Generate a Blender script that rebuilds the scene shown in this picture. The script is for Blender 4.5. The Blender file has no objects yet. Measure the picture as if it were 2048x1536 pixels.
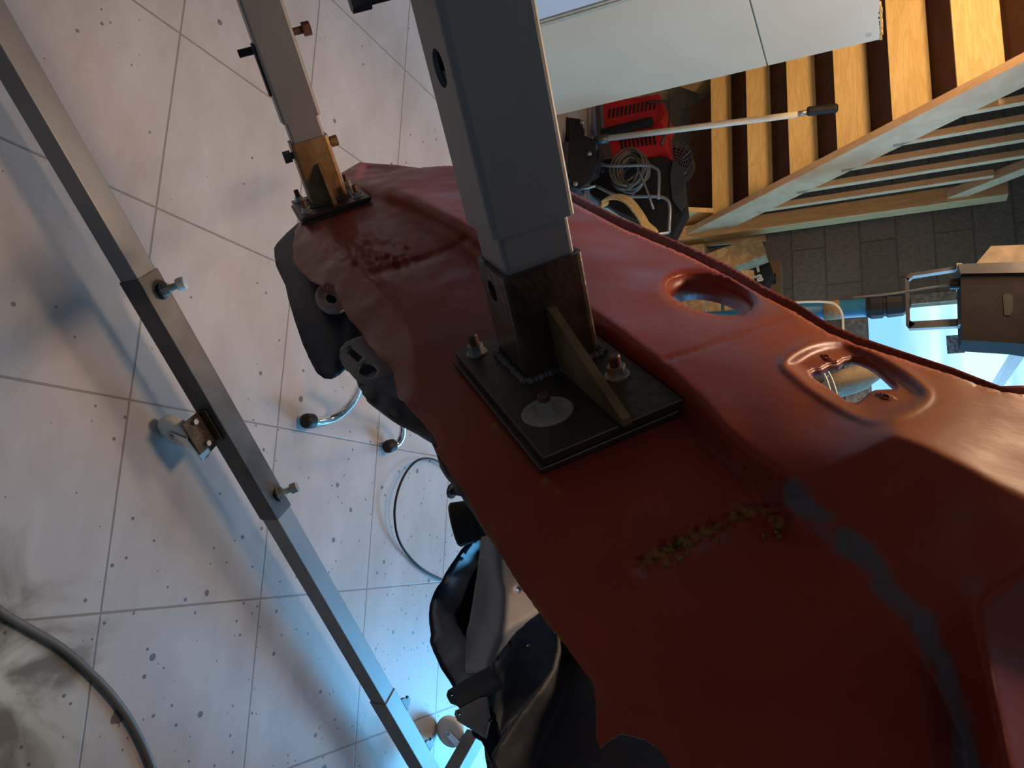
import bpy, bmesh, math, random
import numpy as np
from mathutils import Vector, Matrix, noise
from mathutils.geometry import delaunay_2d_cdt
random.seed(7)
C = bpy.context.scene.collection
SC = bpy.context.scene

# ---------------------------------------------------------------- camera
F = 1476.435
RM = np.array([[-0.03881507, 0.98153925, -0.1872808],
               [0.45263204, 0.18436188, 0.87243047],
               [0.89085219, -0.05090584, -0.45143213]])
EYE = np.array([0, 0, 1.5])
cam = bpy.data.cameras.new('camera')
cam.sensor_width = 36.0
cam.lens = F / 2048 * 36
cam.clip_start = 0.01
camo = bpy.data.objects.new('camera', cam); C.objects.link(camo)
rx, up, bk = RM[:, 0], -RM[:, 1], -RM[:, 2]
camo.matrix_world = Matrix(((rx[0], up[0], bk[0], 0), (rx[1], up[1], bk[1], 0), (rx[2], up[2], bk[2], 1.5), (0, 0, 0, 1)))
SC.camera = camo

# ---------------------------------------------------------------- world, lights, exposure
SC.view_settings.view_transform = 'Standard'
SC.view_settings.look = 'None'
SC.view_settings.gamma = 1
SC.view_settings.use_curve_mapping = False
SC.view_settings.exposure = 0.0
w = bpy.data.worlds.new('sky'); SC.world = w; w.use_nodes = True
w.node_tree.nodes['Background'].inputs[0].default_value = (0.55, 0.72, 1.0, 1)
w.node_tree.nodes['Background'].inputs[1].default_value = 0.28


def area(name, loc, target, size, power, col, sy=None):
    l = bpy.data.lights.new(name, 'AREA'); l.energy = power; l.color = col
    l.shape = 'RECTANGLE'; l.size = size; l.size_y = sy or size
    o = bpy.data.objects.new(name, l); C.objects.link(o); o.location = loc
    o.rotation_euler = (Vector(target) - Vector(loc)).to_track_quat('-Z', 'Y').to_euler()
    return o


area('daylight_far_window', (-0.35, 4.70, 1.85), (0.0, 2.3, 0.3), 1.6, 14, (0.30, 0.62, 1.0), 0.85)
area('daylight_glass_door', (1.45, 4.70, 1.00), (0.6, 2.0, 0.1), 1.2, 160, (0.11, 0.52, 1.0), 1.7)
area('added_stair_fill', (-2.35, 2.20, 2.42), (-2.3, 3.9, 1.1), 0.30, 40, (1.0, 0.64, 0.33), 0.25)  # unseen lamp added to brighten the staircase
area('added_rear_blue_fill', (2.2, -2.3, 1.3), (0, 1.2, 0.9), 1.8, 1.8, (0.40, 0.66, 1.0), 2.0)  # unseen cool fill added behind the camera for the arm faces
area('pendant_lamp_light', (-1.15, 2.60, 2.18), (-1.15, 2.7, 0), 0.36, 12, (1.0, 0.66, 0.38), 0.36)
area('added_panel_fill', (-0.70, 1.22, 2.20), (-0.66, 1.15, 0), 0.32, 15.5, (1.0, 0.66, 0.42), 0.36)  # unseen lamp added to put warm light on the red panel
area('added_rear_fill', (-0.9, -0.9, 2.60), (-0.7, 0.6, 0), 0.60, .8, (1.0, 0.74, 0.52), 0.40)  # weak unseen fill added behind the camera


# ---------------------------------------------------------------- helpers
def ray(px, py):
    return RM @ np.array([px - 1024.0, py - 768.0, F])


def PF(px, py, z=0.0):
    r = ray(px, py); return EYE + r * ((z - 1.5) / r[2])


def PY(px, py, Y):
    r = ray(px, py); return EYE + r * (Y / r[1])


def PX(px, py, X):
    r = ray(px, py); return EYE + r * (X / r[0])


A = np.array([0.7325951, 0.6769701, -0.07082299])    # axis of the arms, pointing into the car
E1 = np.array([0.52992848, -0.50196245, 0.68352725])
E2 = np.array([0.42717703, -0.53827984, -0.72648097])
B1 = np.array([-0.1432, 0.5909, 1.2329])
B2 = np.array([-0.6125, 1.0273, 0.5478])


def PU(px, py, u):
    r = ray(px, py); return EYE + r * (((B1 + A * u - EYE) @ A) / (r @ A))


def mat(name, col, rough=0.5, metal=0.0, var=0.15, scale=8.0, bump=0.0, bscale=60.0, col2=None, spec=None, coat=0.0, stretch=None, thr=None):
    m = bpy.data.materials.new(name); m.use_nodes = True
    nt = m.node_tree; b = nt.nodes['Principled BSDF']
    b.inputs['Roughness'].default_value = rough; b.inputs['Metallic'].default_value = metal
    if coat: b.inputs['Coat Weight'].default_value = coat
    tc = nt.nodes.new('ShaderNodeTexCoord'); mp = nt.nodes.new('ShaderNodeMapping')
    nt.links.new(tc.outputs['Object'], mp.inputs[0])
    if stretch: mp.inputs['Scale'].default_value = stretch
    n = nt.nodes.new('ShaderNodeTexNoise'); n.inputs['Scale'].default_value = scale; n.inputs['Detail'].default_value = 6
    nt.links.new(mp.outputs[0], n.inputs['Vector'])
    r = nt.nodes.new('ShaderNodeValToRGB'); nt.links.new(n.outputs[0], r.inputs[0])
    lo = (thr or (0.3, 0.7))
    r.color_ramp.elements[0].position = lo[0]; r.color_ramp.elements[1].position = lo[1]
    c2 = col2 or tuple(min(1, c * (1 + var)) for c in col)
    c1 = col if col2 else tuple(c * (1 - var) for c in col)
    r.color_ramp.elements[0].color = (*c1, 1); r.color_ramp.elements[1].color = (*c2, 1)
    nt.links.new(r.outputs[0], b.inputs['Base Color'])
    if bump:
        n2 = nt.nodes.new('ShaderNodeTexNoise'); n2.inputs['Scale'].default_value = bscale; n2.inputs['Detail'].default_value = 5
        nt.links.new(mp.outputs[0], n2.inputs['Vector'])
        bp = nt.nodes.new('ShaderNodeBump'); bp.inputs['Strength'].default_value = bump; bp.inputs['Distance'].default_value = 0.004
        nt.links.new(n2.outputs[0], bp.inputs['Height']); nt.links.new(bp.outputs[0], b.inputs['Normal'])
    return m


def emis(name, col, st):
    m = mat(name, col); b = m.node_tree.nodes['Principled BSDF']
    b.inputs['Emission Color'].default_value = (*col, 1); b.inputs['Emission Strength'].default_value = st
    return m


ROOT = {}


def thing(name, label, cat, loc, group=None):
    o = bpy.data.objects.new(name, None); C.objects.link(o)
    o.empty_display_size = 0.05
    o.location = loc; ROOT[o] = Vector(loc); o['label'] = label; o['category'] = cat
    if group: o['group'] = group
    return o


def base(o):
    while o and o not in ROOT: o = o.parent
    return ROOT[o] if o else Vector((0, 0, 0))


def obj(name, bm, m, parent=None, smooth=False, label=None, fix=True):
    if fix: bmesh.ops.recalc_face_normals(bm, faces=bm.faces)
    off = base(parent) if parent else Vector((0, 0, 0))
    if not parent:
        # own origin at the centre of the lowest points
        zs = min(v.co.z for v in bm.verts)
        cx = sum(v.co.x for v in bm.verts) / len(bm.verts); cy = sum(v.co.y for v in bm.verts) / len(bm.verts)
        off = Vector((cx, cy, zs))
    for v in bm.verts: v.co -= off
    me = bpy.data.meshes.new(name); bm.to_mesh(me); bm.free()
    if smooth:
        for p in me.polygons: p.use_smooth = True
    if m: me.materials.append(m)
    o = bpy.data.objects.new(name, me); C.objects.link(o)
    if parent: o.parent = parent
    else: o.location = off; ROOT[o] = off
    if label: o['label'] = label
    return o


def tag(o, label, cat, group=None):
    o['label'] = label; o['category'] = cat
    if group: o['group'] = group
    return o


def struct(name, bm, m, parent=None):
    o = obj(name, bm, m, parent)
    if not parent: o['kind'] = 'structure'
    return o


def V(p): return Vector((float(p[0]), float(p[1]), float(p[2])))


def add_obox(bm, c, ax, ay, az, bev=0.0, segs=2):
    """box: centre c and three half-extent vectors"""
    c, ax, ay, az = V(c), V(ax), V(ay), V(az)
    vs = [bm.verts.new(c + ax * i + ay * j + az * k) for i in (-1, 1) for j in (-1, 1) for k in (-1, 1)]
    fs = [(0, 1, 3, 2), (4, 6, 7, 5), (0, 4, 5, 1), (2, 3, 7, 6), (0, 2, 6, 4), (1, 5, 7, 3)]
    faces = [bm.faces.new([vs[i] for i in f]) for f in fs]
    if bev:
        es = list({e for f in faces for e in f.edges})
        bmesh.ops.bevel(bm, geom=es, offset=bev, segments=segs, affect='EDGES', profile=0.5)
    return bm


def add_box(bm, lo, hi, bev=0.0):
    c = [(lo[i] + hi[i]) / 2 for i in range(3)]; h = [(hi[i] - lo[i]) / 2 for i in range(3)]
    return add_obox(bm, c, (h[0], 0, 0), (0, h[1], 0), (0, 0, h[2]), bev)


def frame_of(d):
    d = V(d).normalized(); a = Vector((0, 0, 1)) if abs(d.z) < 0.9 else Vector((1, 0, 0))
    x = d.cross(a).normalized(); return x, d.cross(x).normalized(), d


def add_cyl(bm, p0, p1, r0, r1=None, n=20, cap=True):
    p0, p1 = V(p0), V(p1); r1 = r0 if r1 is None else r1
    x, y, d = frame_of(p1 - p0)
    a = [bm.verts.new(p0 + (x * math.cos(t) + y * math.sin(t)) * r0) for t in [2 * math.pi * i / n for i in range(n)]]
    b = [bm.verts.new(p1 + (x * math.cos(t) + y * math.sin(t)) * r1) for t in [2 * math.pi * i / n for i in range(n)]]
    for i in range(n): bm.faces.new((a[i], a[(i + 1) % n], b[(i + 1) % n], b[i]))
    if cap: bm.faces.new(a[::-1]); bm.faces.new(b)
    return bm


def add_lathe(bm, p0, axis, prof, n=28):
    """prof: (distance along axis, radius)"""
    p0 = V(p0); x, y, d = frame_of(axis); rings = []
    for (h, r) in prof:
        rings.append([bm.verts.new(p0 + d * h + (x * math.cos(2 * math.pi * i / n) + y * math.sin(2 * math.pi * i / n)) * max(r, 1e-5)) for i in range(n)])
    for a, b in zip(rings, rings[1:]):
        for i in range(n): bm.faces.new((a[i], a[(i + 1) % n], b[(i + 1) % n], b[i]))
    bm.faces.new(rings[0][::-1]); bm.faces.new(rings[-1])
    return bm


def catmull(pts, k=6):
    P = [V(p) for p in pts]; out = []
    if len(P) < 3: return P
    Q = [P[0] * 2 - P[1]] + P + [P[-1] * 2 - P[-2]]
    for i in range(1, len(Q) - 2):
        a, b, c, d = Q[i - 1:i + 3]
        for j in range(k):
            t = j / k
            out.append(0.5 * ((2 * b) + (c - a) * t + (2 * a - 5 * b + 4 * c - d) * t * t + (3 * b - a - 3 * c + d) * t ** 3))
    out.append(P[-1]); return out


def add_tube(bm, pts, r, n=10, smooth=6, closed=False):
    P = catmull(pts, smooth) if smooth else [V(p) for p in pts]
    d0 = (P[1] - P[0]).normalized(); x, y, _ = frame_of(d0); rings = []
    for i, p in enumerate(P):
        d = (P[min(i + 1, len(P) - 1)] - P[max(i - 1, 0)]).normalized()
        x = (x - d * x.dot(d)).normalized(); y = d.cross(x)
        rings.append([bm.verts.new(p + (x * math.cos(2 * math.pi * k / n) + y * math.sin(2 * math.pi * k / n)) * r) for k in range(n)])
    for a, b in zip(rings, rings[1:]):
        for i in range(n): bm.faces.new((a[i], a[(i + 1) % n], b[(i + 1) % n], b[i]))
    bm.faces.new(rings[0][::-1]); bm.faces.new(rings[-1])
    return bm


def add_prism(bm, pts, d):
    """closed polygon of 3D points extruded by vector d"""
    P = [V(p) for p in pts]; d = V(d)
    a = [bm.verts.new(p) for p in P]; b = [bm.verts.new(p + d) for p in P]; n = len(P)
    bm.faces.new(a); bm.faces.new(b[::-1])
    for i in range(n): bm.faces.new((a[i], b[i], b[(i + 1) % n], a[(i + 1) % n]))
    return bm


def sqtube(bm, c0, c1, y, z, hw, t, bev=0.006):
    """hollow square tube from c0 to c1; y,z unit cross directions; half width hw; wall t"""
    c0, c1, y, z = V(c0), V(c1), V(y), V(z)

    def ring(c, h, b):
        out = []
        for sy, sz in ((1, 1), (-1, 1), (-1, -1), (1, -1)):
            ang0 = math.atan2(sz, sy) - math.pi / 4
            for k in range(4):
                an = ang0 + k * (math.pi / 2) / 3
                out.append(bm.verts.new(c + y * (sy * (h - b) + b * math.cos(an)) + z * (sz * (h - b) + b * math.sin(an))))
        return out
    o0, o1, i0, i1 = ring(c0, hw, bev), ring(c1, hw, bev), ring(c0, hw - t, max(bev - t, .0008)), ring(c1, hw - t, max(bev - t, .0008))
    n = len(o0)
    for i in range(n):
        j = (i + 1) % n
        bm.faces.new((o0[i], o0[j], o1[j], o1[i])); bm.faces.new((i0[j], i0[i], i1[i], i1[j]))
        bm.faces.new((o0[j], o0[i], i0[i], i0[j])); bm.faces.new((o1[i], o1[j], i1[j], i1[i]))
    return bm


def hexbolt(bm, p, d, r, h, n=6):
    add_cyl(bm, p, V(p) + V(d).normalized() * h, r, n=n); return bm


def NB(): return bmesh.new()


# ---------------------------------------------------------------- materials
M = {}
M['galv'] = mat('galvanised_steel', (0.22, 0.222, 0.228), 0.46, 0.45, 0.14, 4, 0.05, 90)
M['steel'] = mat('raw_steel', (0.30, 0.30, 0.30), 0.40, 0.85, 0.2, 10, 0.05, 80)
M['dsteel'] = mat('dark_mill_scale_steel', (0.085, 0.082, 0.085), 0.42, 0.55, 0.25, 12, 0.05, 70)
M['rust'] = mat('oiled_rusty_steel', (0.055, 0.036, 0.024), 0.30, 0.55, bump=0.25, bscale=110, scale=26, col2=(0.13, 0.085, 0.05), thr=(.35, .75))
M['rustl'] = mat('rusty_brown_steel', (0.16, 0.085, 0.035), 0.45, 0.35, bump=0.25, bscale=100, scale=20, col2=(0.28, 0.17, 0.08), thr=(.35, .7))
M['plate'] = mat('oily_dark_plate', (0.055, 0.04, 0.032), 0.42, 0.5, bump=0.2, bscale=80, scale=15, col2=(0.10, 0.068, 0.045), thr=(.35, .75))
M['nylon'] = mat('white_nylon', (0.62, 0.62, 0.58), 0.35, 0, 0.08, 8)
M['chrome'] = mat('chrome', (0.75, 0.75, 0.75), 0.13, 1.0, 0.05, 6)
M['rubber'] = mat('black_rubber', (0.018, 0.016, 0.016), 0.5, 0, 0.3, 20)
M['zinc'] = mat('zinc_bolt', (0.42, 0.40, 0.36), 0.38, 0.8, 0.2, 30)
M['rbolt'] = mat('rusty_bolt', (0.12, 0.05, 0.03), 0.5, 0.4, 0.35, 60, 0.2, 200)
M['gasket'] = mat('pale_washer', (0.30, 0.27, 0.22), 0.6, 0.1, 0.15, 30)


def tile_floor():
    m = bpy.data.materials.new('floor_tiles'); m.use_nodes = True; nt = m.node_tree; b = nt.nodes['Principled BSDF']
    N = nt.nodes.new; L = nt.links.new
    geo = N('ShaderNodeNewGeometry'); sep = N('ShaderNodeSeparateXYZ'); L(geo.outputs['Position'], sep.inputs[0])

    def math_(op, a, bb=None, c=None):
        n = N('ShaderNodeMath'); n.operation = op
        for i, v in enumerate((a, bb, c)):
            if v is None: continue
            if isinstance(v, (int, float)): n.inputs[i].default_value = v
            else: L(v, n.inputs[i])
        return n.outputs[0]

    def line(out, off, T):
        t = math_('DIVIDE', math_('SUBTRACT', out, off), T)
        fr = math_('FRACT', math_('ADD', t, 100.5))
        return math_('ABSOLUTE', math_('SUBTRACT', fr, 0.5))   # 0 at a joint
    lx = line(sep.outputs[0], 0.2168, 0.4565); ly = line(sep.outputs[1], 1.0535, 0.4500)
    d = math_('MINIMUM', lx, ly)
    nw = N('ShaderNodeTexNoise'); nw.inputs['Scale'].default_value = 30; L(geo.outputs['Position'], nw.inputs['Vector'])
    d2 = math_('ADD', d, math_('MULTIPLY', math_('SUBTRACT', nw.outputs[0], 0.5), 0.003))
    gm = N('ShaderNodeMapRange'); gm.inputs['From Min'].default_value = 0.0035; gm.inputs['From Max'].default_value = 0.0065
    gm.inputs['To Min'].default_value = 1; gm.inputs['To Max'].default_value = 0; L(d2, gm.inputs['Value'])
    n1 = N('ShaderNodeTexNoise'); n1.inputs['Scale'].default_value = 2.2; n1.inputs['Detail'].default_value = 8; n1.inputs['Roughness'].default_value = .65
    mp = N('ShaderNodeMapping'); mp.inputs['Scale'].default_value = (1, 2.0, 1); mp.inputs['Rotation'].default_value = (0, 0, .6)
    L(geo.outputs['Position'], mp.inputs[0]); L(mp.outputs[0], n1.inputs['Vector'])
    r1 = N('ShaderNodeValToRGB'); L(n1.outputs[0], r1.inputs[0])
    r1.color_ramp.elements[0].position = .3; r1.color_ramp.elements[1].position = .68
    r1.color_ramp.elements[0].color = (0.35, 0.31, 0.29, 1); r1.color_ramp.elements[1].color = (0.47, 0.445, 0.44, 1)
    # worn marbled area towards the near corner
    n2 = N('ShaderNodeTexNoise'); n2.inputs['Scale'].default_value = 4.5; n2.inputs['Detail'].default_value = 9; n2.inputs['Distortion'].default_value = 1.2
    L(geo.outputs['Position'], n2.inputs['Vector'])
    r2 = N('ShaderNodeValToRGB'); L(n2.outputs[0], r2.inputs[0])
    r2.color_ramp.elements[0].position = .40; r2.color_ramp.elements[1].position = .58
    r2.color_ramp.elements[0].color = (0.16, 0.125, 0.085, 1); r2.color_ramp.elements[1].color = (0.50, 0.46, 0.37, 1)
    vd = N('ShaderNodeVectorMath'); vd.operation = 'DISTANCE'; L(geo.outputs['Position'], vd.inputs[0]); vd.inputs[1].default_value = (0.52, 0.62, 0)
    wm = N('ShaderNodeMapRange'); wm.inputs['From Min'].default_value = 0.55; wm.inputs['From Max'].default_value = 0.36
    L(math_('ADD', vd.outputs['Value'], math_('MULTIPLY', math_('SUBTRACT', n2.outputs[0], .5), .35)), wm.inputs['Value'])
    mx = N('ShaderNodeMixRGB'); L(wm.outputs[0], mx.inputs[0]); L(r1.outputs[0], mx.inputs[1]); L(r2.outputs[0], mx.inputs[2])
    # dark specks: two sizes, denser near the far right
    cur = mx.outputs[0]
    for sc, th, seed in ((7.0, 0.055, 0.0), (26.0, 0.085, 3.3), (60.0, .10, 9.1)):
        vo = N('ShaderNodeTexVoronoi'); vo.inputs['Scale'].default_value = sc
        m3 = N('ShaderNodeMapping'); m3.inputs['Location'].default_value = (seed, seed, 0); m3.inputs['Scale'].default_value = (1, 1.0, 0.0)
        nn = N('ShaderNodeTexNoise'); nn.inputs['Scale'].default_value = 60
        L(geo.outputs['Position'], nn.inputs['Vector']); L(geo.outputs['Position'], m3.inputs[0])
        L(m3.outputs[0], vo.inputs['Vector'])
        nlow = N('ShaderNodeTexNoise'); nlow.inputs['Scale'].default_value = 1.6; L(m3.outputs[0], nlow.inputs['Vector'])
        dist = math_('ADD', vo.outputs['Distance'], math_('MULTIPLY', math_('SUBTRACT', nn.outputs[0], .5), .12))
        sel = N('ShaderNodeSeparateXYZ'); L(vo.outputs['Color'], sel.inputs[0])
        vd2 = N('ShaderNodeVectorMath'); vd2.operation = 'DISTANCE'; L(geo.outputs['Position'], vd2.inputs[0]); vd2.inputs[1].default_value = (0.75, 2.1, 0)
        dens = N('ShaderNodeMapRange'); L(vd2.outputs['Value'], dens.inputs['Value']); dens.inputs['From Max'].default_value = 1.6
        dens.inputs['To Min'].default_value = .9; dens.inputs['To Max'].default_value = .12
        keep = math_('LESS_THAN', sel.outputs[0], dens.outputs[0])
        rad = math_('MULTIPLY', math_('MULTIPLY', sel.outputs[1], sel.outputs[2]), th * 3.0)
        mk = math_('MULTIPLY', math_('MULTIPLY', math_('LESS_THAN', dist, rad), keep), math_('GREATER_THAN', nlow.outputs[0], .38))
        mm = N('ShaderNodeMixRGB'); L(math_('MULTIPLY', mk, .82), mm.inputs[0]); L(cur, mm.inputs[1]); mm.inputs[2].default_value = (0.07, 0.055, 0.055, 1)
        cur = mm.outputs[0]
    mg = N('ShaderNodeMixRGB'); L(math_('MULTIPLY', gm.outputs[0], .75), mg.inputs[0]); L(cur, mg.inputs[1]); mg.inputs[2].default_value = (0.16, 0.12, 0.09, 1)
    L(mg.outputs[0], b.inputs['Base Color'])
    rr = N('ShaderNodeMapRange'); L(n1.outputs[0], rr.inputs['Value']); rr.inputs['To Min'].default_value = .30; rr.inputs['To Max'].default_value = .50
    L(rr.outputs[0], b.inputs['Roughness'])
    bp = N('ShaderNodeBump'); bp.inputs['Distance'].default_value = .002; bp.inputs['Strength'].default_value = .6
    hh = math_('ADD', math_('MULTIPLY', gm.outputs[0], -1.0), math_('MULTIPLY', n1.outputs[0], .25))
    L(hh, bp.inputs['Height']); L(bp.outputs[0], b.inputs['Normal'])
    return m


def block_wall(name='concrete_blocks', c=(0.27, 0.225, 0.165)):
    m = bpy.data.materials.new(name); m.use_nodes = True; nt = m.node_tree; b = nt.nodes['Principled BSDF']
    N = nt.nodes.new; L = nt.links.new
    geo = N('ShaderNodeNewGeometry'); sp = N('ShaderNodeSeparateXYZ'); L(geo.outputs['Position'], sp.inputs[0])
    ad = N('ShaderNodeMath'); ad.operation = 'ADD'; L(sp.outputs[0], ad.inputs[0]); L(sp.outputs[1], ad.inputs[1])
    cb = N('ShaderNodeCombineXYZ'); L(ad.outputs[0], cb.inputs[0]); L(sp.outputs[2], cb.inputs[1])
    br = N('ShaderNodeTexBrick'); br.inputs['Scale'].default_value = 1; br.inputs['Brick Width'].default_value = .5; br.inputs['Row Height'].default_value = .2
    br.inputs['Mortar Size'].default_value = .006; br.inputs['Mortar Smooth'].default_value = .5
    L(cb.outputs[0], br.inputs['Vector'])
    br.inputs['Color1'].default_value = (*c, 1); br.inputs['Color2'].default_value = (c[0] * .85, c[1] * .86, c[2] * .88, 1)
    br.inputs['Mortar'].default_value = (c[0] * .72, c[1] * .70, c[2] * .68, 1)
    n = N('ShaderNodeTexNoise'); n.inputs['Scale'].default_value = 40; n.inputs['Detail'].default_value = 8; L(geo.outputs['Position'], n.inputs['Vector'])
    mx = N('ShaderNodeMixRGB'); mx.blend_type = 'MULTIPLY'; mx.inputs[0].default_value = .5
    rp = N('ShaderNodeValToRGB'); L(n.outputs[0], rp.inputs[0]); rp.color_ramp.elements[0].position = .3; rp.color_ramp.elements[0].color = (.5, .5, .5, 1); rp.color_ramp.elements[1].position = .6
    L(br.outputs[0], mx.inputs[1]); L(rp.outputs[0], mx.inputs[2]); L(mx.outputs[0], b.inputs['Base Color'])
    b.inputs['Roughness'].default_value = .95
    bp = N('ShaderNodeBump'); bp.inputs['Distance'].default_value = .01; bp.inputs['Strength'].default_value = .7
    a2 = N('ShaderNodeMath'); a2.operation = 'MULTIPLY_ADD'; L(br.outputs['Fac'], a2.inputs[0]); a2.inputs[1].default_value = -1; L(n.outputs[0], a2.inputs[2])
    L(a2.outputs[0], bp.inputs['Height']); L(bp.outputs[0], b.inputs['Normal'])
    return m


def wood(name, c1, c2, scale=6, dirv=(1, 1, 12), rough=.55, ring=14):
    m = bpy.data.materials.new(name); m.use_nodes = True; nt = m.node_tree; b = nt.nodes['Principled BSDF']
    N = nt.nodes.new; L = nt.links.new
    tc = N('ShaderNodeTexCoord'); mp = N('ShaderNodeMapping'); mp.inputs['Scale'].default_value = dirv; L(tc.outputs['Object'], mp.inputs[0])
    nz = N('ShaderNodeTexNoise'); nz.inputs['Scale'].default_value = scale; nz.inputs['Detail'].default_value = 3; nz.inputs['Distortion'].default_value = .6; L(mp.outputs[0], nz.inputs['Vector'])
    ml = N('ShaderNodeMath'); ml.operation = 'MULTIPLY'; ml.inputs[1].default_value = ring; L(nz.outputs[0], ml.inputs[0])
    fr = N('ShaderNodeMath'); fr.operation = 'PINGPONG'; fr.inputs[1].default_value = 1; L(ml.outputs[0], fr.inputs[0])
    rp = N('ShaderNodeValToRGB'); rp.color_ramp.elements[0].color = (*c1, 1); rp.color_ramp.elements[1].color = (*c2, 1); L(fr.outputs[0], rp.inputs[0])
    L(rp.outputs[0], b.inputs['Base Color']); b.inputs['Roughness'].default_value = rough
    return m


M['floor'] = tile_floor()
M['block'] = block_wall()
M['plaster'] = mat('pale_plaster', (0.45, 0.42, 0.38), 0.9, 0, .1, 3, .2, 60)
M['pine'] = wood('pine_boards', (0.64, 0.43, 0.16), (0.74, 0.53, 0.23), 3, (1.2, 9, 9), ring=9)
M['pinev'] = wood('pine_post', (0.48, 0.28, 0.11), (0.58, 0.36, 0.16), 3, (9, 9, 1.2), ring=9)
M['pinew'] = wood('whitewashed_pine', (0.56, 0.35, 0.18), (0.64, 0.42, 0.23), 3, (9, 3, 3), ring=5)
M['brown'] = mat('brown_hardboard', (0.17, 0.075, 0.035), .6, 0, .15, 12)
M['whitem'] = mat('white_melamine', (0.60, 0.46, 0.31), .35, 0, .04, 3)
M['greyw'] = mat('aged_white_trim', (0.42, 0.37, 0.27), .5, 0, .1, 14)
M['crate'] = wood('crate_wood', (0.26, 0.17, 0.08), (0.42, 0.30, 0.16), 4, (3, 3, 3), ring=8)
M['card'] = mat('brown_cardboard', (0.27, 0.155, 0.075), .85, 0, .12, 9)
M['black'] = mat('black_plastic', (0.02, 0.018, 0.018), .45, 0, .2, 12)
M['red'] = mat('red_plastic', (0.50, 0.018, 0.018), .4, 0, .12, 8)
M['white_paint'] = mat('cream_painted_tube', (0.66, 0.60, 0.47), .35, 0, .07, 20)
M['blue'] = mat('blue_pipe', (0.02, 0.14, 0.27), .4, 0, .15, 12)
M['hose'] = mat('grey_brown_hose', (0.115, 0.10, 0.08), .5, 0, .2, 16)

# ---------------------------------------------------------------- room
bm = NB(); add_box(bm, (-3.3, -3.0, -0.1), (3.3, 4.9, 0.0)); struct('floor', bm, M['floor'])
# far wall with the window opening (x -1.37..1.75, z 1.41..2.32)
WX0, WX1, WZ0, WZ1 = -1.37, 0.55, 1.41, 2.32
bm = NB()
for lo, hi in (((-3.3, 4.8, 0), (WX0, 4.95, 2.7)), ((WX1, 4.8, 0), (.82, 4.95, 2.7)), ((2.08, 4.8, 0), (3.3, 4.95, 2.7)), ((.82, 4.8, 2.04), (2.08, 4.95, 2.7)), ((WX0, 4.8, 0), (WX1, 4.95, WZ0)), ((WX0, 4.8, WZ1), (WX1, 4.95, 2.7))):
    add_box(bm, lo, hi)
struct('wall_far', bm, M['block'])
bm = NB(); add_box(bm, (-3.4, -3.0, 0), (-3.3, 4.95, 2.7)); struct('wall_left', bm, M['block'])
bm = NB(); add_box(bm, (3.3, -3.0, 0), (3.4, 4.95, 2.7)); struct('wall_right', bm, M['plaster'])
bm = NB(); add_box(bm, (-3.4, -3.1, 0), (1.2, -3.0, 2.7)); add_box(bm, (1.2, -3.1, 2.3), (3.4, -3.0, 2.7)); struct('wall_near', bm, M['plaster'])
bm = NB(); add_box(bm, (-3.4, -3.1, 2.7), (3.4, 4.95, 2.8)); struct('ceiling', bm, M['plaster'])
# window: frosted pane over-bright with daylight
m = bpy.data.materials.new('daylit_pane'); m.use_nodes = True; nt = m.node_tree; b = nt.nodes['Principled BSDF']
geo = nt.nodes.new('ShaderNodeNewGeometry'); nz = nt.nodes.new('ShaderNodeTexNoise'); nz.inputs['Scale'].default_value = 1.7; nz.inputs['Distortion'].default_value = 0.6
mp = nt.nodes.new('ShaderNodeMapping'); mp.inputs['Scale'].default_value = (.5, 1, 2.6); nt.links.new(geo.outputs['Position'], mp.inputs[0]); nt.links.new(mp.outputs[0], nz.inputs['Vector'])
rp = nt.nodes.new('ShaderNodeValToRGB'); nt.links.new(nz.outputs[0], rp.inputs[0])
rp.color_ramp.elements[0].position = .38; rp.color_ramp.elements[0].color = (0.20, 0.55, 0.92, 1)
rp.color_ramp.elements[1].position = .62; rp.color_ramp.elements[1].color = (0.62, 0.95, 1.0, 1)
nt.links.new(rp.outputs[0], b.inputs['Emission Color']); b.inputs['Emission Strength'].default_value = 1.25
b.inputs['Base Color'].default_value = (.3, .4, .5, 1)
bm = NB(); add_box(bm, (WX0, 4.86, WZ0), (WX1, 4.87, WZ1)); win = struct('window_1', bm, m)
bm = NB()
for lo, hi in (((WX0 - .055, 4.775, WZ0 - .13), (WX1 + .1, 4.80, WZ0)), ((WX0 - .055, 4.775, WZ0 - .13), (WX0, 4.80, WZ1 + .1)), ((WX0, 4.775, WZ1), (WX1, 4.80, WZ1 + .1))):
    add_box(bm, lo, hi)
struct('window_frame', bm, mat('speckled_board', (0.23, 0.19, 0.14), .85, 0, bump=.3, bscale=40, scale=34, col2=(0.40, 0.34, 0.26), thr=(.42, .62)), win)
bm = NB(); add_box(bm, (WX0, 4.82, WZ0), (WX1, 4.86, WZ0 + .012)); add_box(bm, (WX1 - .05, 4.82, WZ0), (WX1, 4.86, WZ1)); struct('window_sill', bm, M['steel'], win)
bm = NB(); add_box(bm, (.86, 4.86, .06), (2.04, 4.87, 2.0)); dr1 = struct('door_1', bm, m)
bm = NB()
for lo, hi in (((.82, 4.80, 0), (.86, 4.90, 2.04)), ((2.04, 4.80, 0), (2.08, 4.90, 2.04)), ((.86, 4.80, 2.0), (2.04, 4.90, 2.04)), ((.86, 4.80, 0), (2.04, 4.90, .06)), ((1.43, 4.83, .06), (1.47, 4.875, 2.0))): add_box(bm, lo, hi)
struct('door_frame', bm, M['steel'], dr1)
p0 = PY(1893, 668, 4.81); p1 = PY(1931, 702, 4.81)
bm = NB(); add_box(bm, (min(p0[0], p1[0]), 4.85, min(p0[2], p1[2])), (max(p0[0], p1[0]), 4.858, max(p0[2], p1[2])))
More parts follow.
